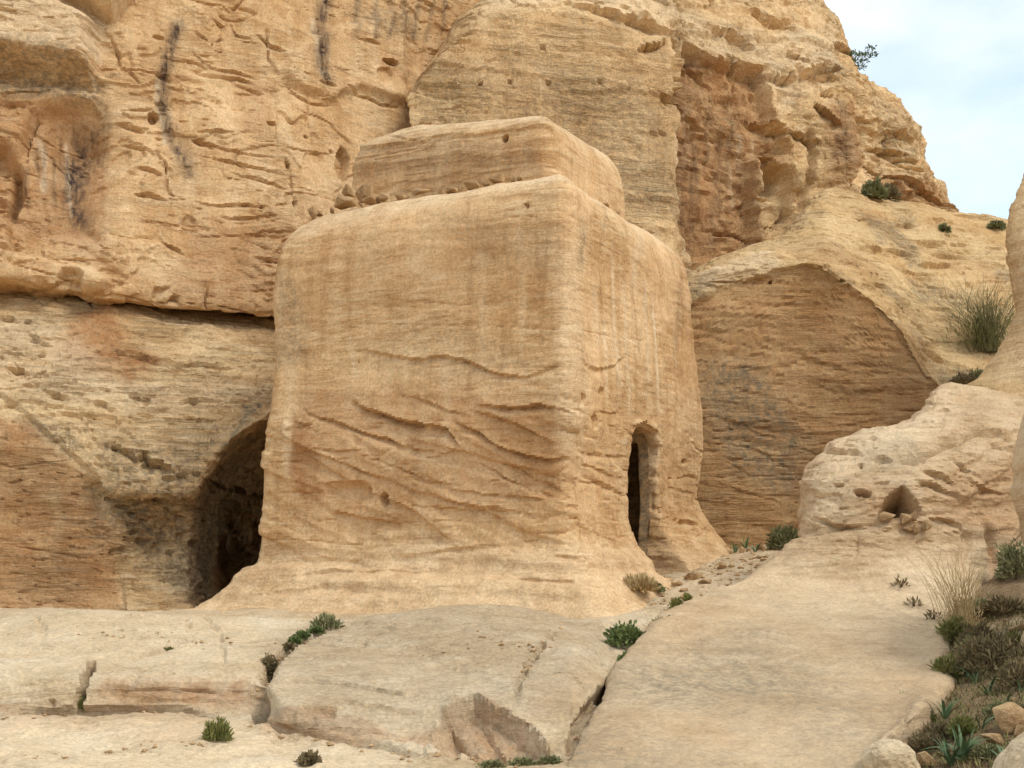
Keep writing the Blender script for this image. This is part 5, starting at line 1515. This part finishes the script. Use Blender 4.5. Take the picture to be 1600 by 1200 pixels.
cl_ = [leaves_mesh('foliage', 46, .17, .17, .14, .085, 66 + k, .2, .5, .2) for k in range(9)]
for k, (dx, dz) in enumerate([(.15, .35), (.3, .5), (.5, .55), (.62, .72), (.45, .38), (.68, .52), (.2, .62), (.05, .2), (.36, .2)]):
    f_ = add('foliage', cl_[k], M['leaf_blue'], o, loc=(dx, r_.uniform(-.15, .15), dz))
# sprigs on the slab
for i, (x, y) in enumerate([(1408, 918), (1428, 948), (1458, 968)]):
    cushion(x, y, 26, 14, 'scrub', ['upper', 'middle', 'lower'][i] + ' thin dry sprig on the slab left of the dry grass', 'rock_outcrop', 24, 5, 70 + i, .8, .25, 'sprig', 7, 'sprigs on the slab')

# strap-leaved plants: every leaf its own
BL = [blade_mesh('leaf', 1.0, 0.055 + 0.012 * (k % 3), 0.25 + 0.22 * k, k) for k in range(5)]
for me in BL: me.materials.append(M['leaf_blue'])
def rosette(px, py, size, n, label, surf='soil', seed=0, group='strap leaved plants'):
    q = foot(surf, px, py)
    m = q[1] / FPX
    r = random.Random(seed)
    o = plant('strap_leaved_plant', q, label, group)
    for k in range(n):
        a = 2 * math.pi * (k + r.uniform(-.4, .4)) / n * 2.4
        f = add('leaf', BL[r.randrange(5)], None, o, loc=(0.02 * math.cos(a), 0.02 * math.sin(a), -0.01), rot=(r.uniform(-.15, .15), r.uniform(-.1, .35), a))
        s_ = size * m * r.uniform(.65, 1.1)
        f.scale = (s_, s_, s_)
    return o
rosette(1416, 1114, 38, 14, 'spiky green plant at the notch in the slab edge', seed=1)
rosette(1476, 1124, 42, 13, 'blue green strap leaved plant below the orange slab edge', seed=2)
rosette(1526, 1066, 40, 9, 'arching strap leaved plant below the brown scrub, left one', seed=3)
rosette(1544, 1086, 38, 8, 'arching strap leaved plant below the brown scrub, right one', seed=4)
rosette(1532, 1138, 40, 5, 'upright plant with few leaves in mid gully', seed=5)
rosette(1572, 1106, 30, 8, 'strap leaved plant beside the small whitish stone', seed=6)
rosette(1598, 1082, 26, 6, 'strap leaved plant cut by the right edge', seed=7)
rosette(1486, 1196, 56, 18, 'leafy clump at the bottom edge, left half', seed=8)
rosette(1506, 1190, 58, 18, 'leafy clump at the bottom edge, right half', seed=9)
rosette(1572, 1196, 40, 10, 'strap leaved plant against the big corner boulder', seed=10)
rosette(1148, 864, 24, 12, 'leafy plant left of the rounded pale stone', 'ground', 11)
rosette(1162, 858, 26, 12, 'leafy plant behind the rounded pale stone', 'ground', 12)
rosette(1178, 862, 22, 10, 'leafy plant right of the rounded pale stone', 'ground', 13)

# ------------------------------------------------------------------ what nobody could count
r = np.random.RandomState(90)
s = SURF['ground']
sel = np.where((s.vx > 960) & (s.vx < 1250) & (s.vy > 852) & (s.vy < 950) & (s.V[:, 1] > 19.5) & (s.V[:, 1] < 27))[0]
VV, FF = [], []
oct_ = np.array([(1, 0, 0), (0, 1, 0), (-1, 0, 0), (0, -1, 0), (0, 0, 1), (0, 0, -1)], float)
of = np.array([(0, 1, 4), (1, 2, 4), (2, 3, 4), (3, 0, 4), (1, 0, 5), (2, 1, 5), (3, 2, 5), (0, 3, 5)])
pick = r.choice(sel, 1500)
for k, i in enumerate(pick):
    sc = 0.012 + 0.05 * r.rand() ** 3
    v = oct_ * np.array([1, .8, .5]) * sc * r.uniform(.6, 1.4, (6, 3)) + r.normal(size=(6, 3)) * sc * .15
    a = r.uniform(0, 6.28)
    v = np.stack([v[:, 0] * math.cos(a) - v[:, 1] * math.sin(a), v[:, 0] * math.sin(a) + v[:, 1] * math.cos(a), v[:, 2]], 1)
    VV.append(v + s.V[i] + np.array([r.uniform(-.03, .03), r.uniform(-.03, .03), sc * .1]))
    FF.append(of + 6 * k)
VV = np.concatenate(VV)
add('gravel', make_mesh('gravel', VV, np.concatenate(FF), np.zeros((len(VV), 4)), False), M['stone'], kind='stuff', label='small gravel scattered over the path beside the carved block', cat='gravel')

# grit lodged in the joints and at the foot of the steps
VV, FF, k = [], [], 0
for line in ([(548, 972), (500, 986), (452, 1008), (425, 1035), (410, 1062), (404, 1090), (407, 1134)], [(1064, 945), (1000, 1002), (955, 1070), (905, 1140), (885, 1178)], [(-5, 1122), (60, 1112), (200, 1108), (290, 1114), (420, 1140)], [(420, 1144), (500, 1158), (600, 1172), (660, 1188)],
             [(690, 1188), (760, 1194), (850, 1188)], [(884, 976), (838, 1018), (812, 1070)], [(60, 1190), (200, 1170), (330, 1160)], [(1300, 1190), (1380, 1160), (1440, 1118)], [(640, 1030), (760, 1000), (860, 1020)], [(100, 1000), (240, 990), (360, 1010)]):
    L_ = np.array(line, float)
    for _ in range(46):
        t_ = r.rand() * (len(L_) - 1)
        i0 = min(int(t_), len(L_) - 2)
        q_ = L_[i0] + (L_[i0 + 1] - L_[i0]) * (t_ - i0) + r.normal(size=2) * np.array([9, 5])
        p_ = foot('ground' if q_[0] < 1290 else 'soil', q_[0], q_[1])
        sc = 0.008 + 0.03 * r.rand() ** 3
        v = oct_ * np.array([1, .8, .55]) * sc * r.uniform(.6, 1.4, (6, 3)) + r.normal(size=(6, 3)) * sc * .15
        VV.append(v + p_ + np.array([0, 0, sc * .2]))
        FF.append(of + 6 * k)
        k += 1
VV = np.concatenate(VV)
add('grit', make_mesh('grit', VV, np.concatenate(FF), np.zeros((len(VV), 4)), False), M['stone'], kind='stuff', label='grit and chips lodged in the joints of the foreground slabs', cat='gravel')

s = SURF['soil']
inn = np.where((s.vx > 1360) & (s.vx < 1640) & (s.vy > 930) & (s.vy < 1240))[0]
w_ = fbm(s.V[inn] * 1.3, 3, off=6)
inn = inn[w_ > -0.2]
pick = r.choice(inn, 14000)
C = s.V[pick] + np.concatenate([r.uniform(-.02, .02, (len(pick), 2)), np.full((len(pick), 1), -.005)], 1)
L = r.uniform(.02, .13, len(pick))[:, None]
a = r.uniform(0, 6.28, len(pick))
d = np.stack([np.cos(a), np.sin(a), r.uniform(.3, 1.6, len(pick))], 1)
d /= np.linalg.norm(d, axis=1)[:, None]
sd = np.stack([-np.sin(a), np.cos(a), 0 * a], 1) * 0.006
V = np.stack([C - sd, C + sd, C + d * L], 1).reshape(-1, 3)
half = len(pick) * 3 // 5
add('ground_cover', make_mesh('ground_cover', V[:half * 3], np.arange(half * 3).reshape(-1, 3), None, False), M['scrub'], kind='stuff', label='dry grass and litter covering the gully soil', cat='grass')
V2 = V[half * 3:]
add('ground_cover', make_mesh('ground_cover', V2, np.arange(len(V2)).reshape(-1, 3), None, False), M['leaf_yellow'], kind='stuff', label='short green grass sprouting from the gully soil', cat='grass')
print('things', round(time.time() - T0, 1))
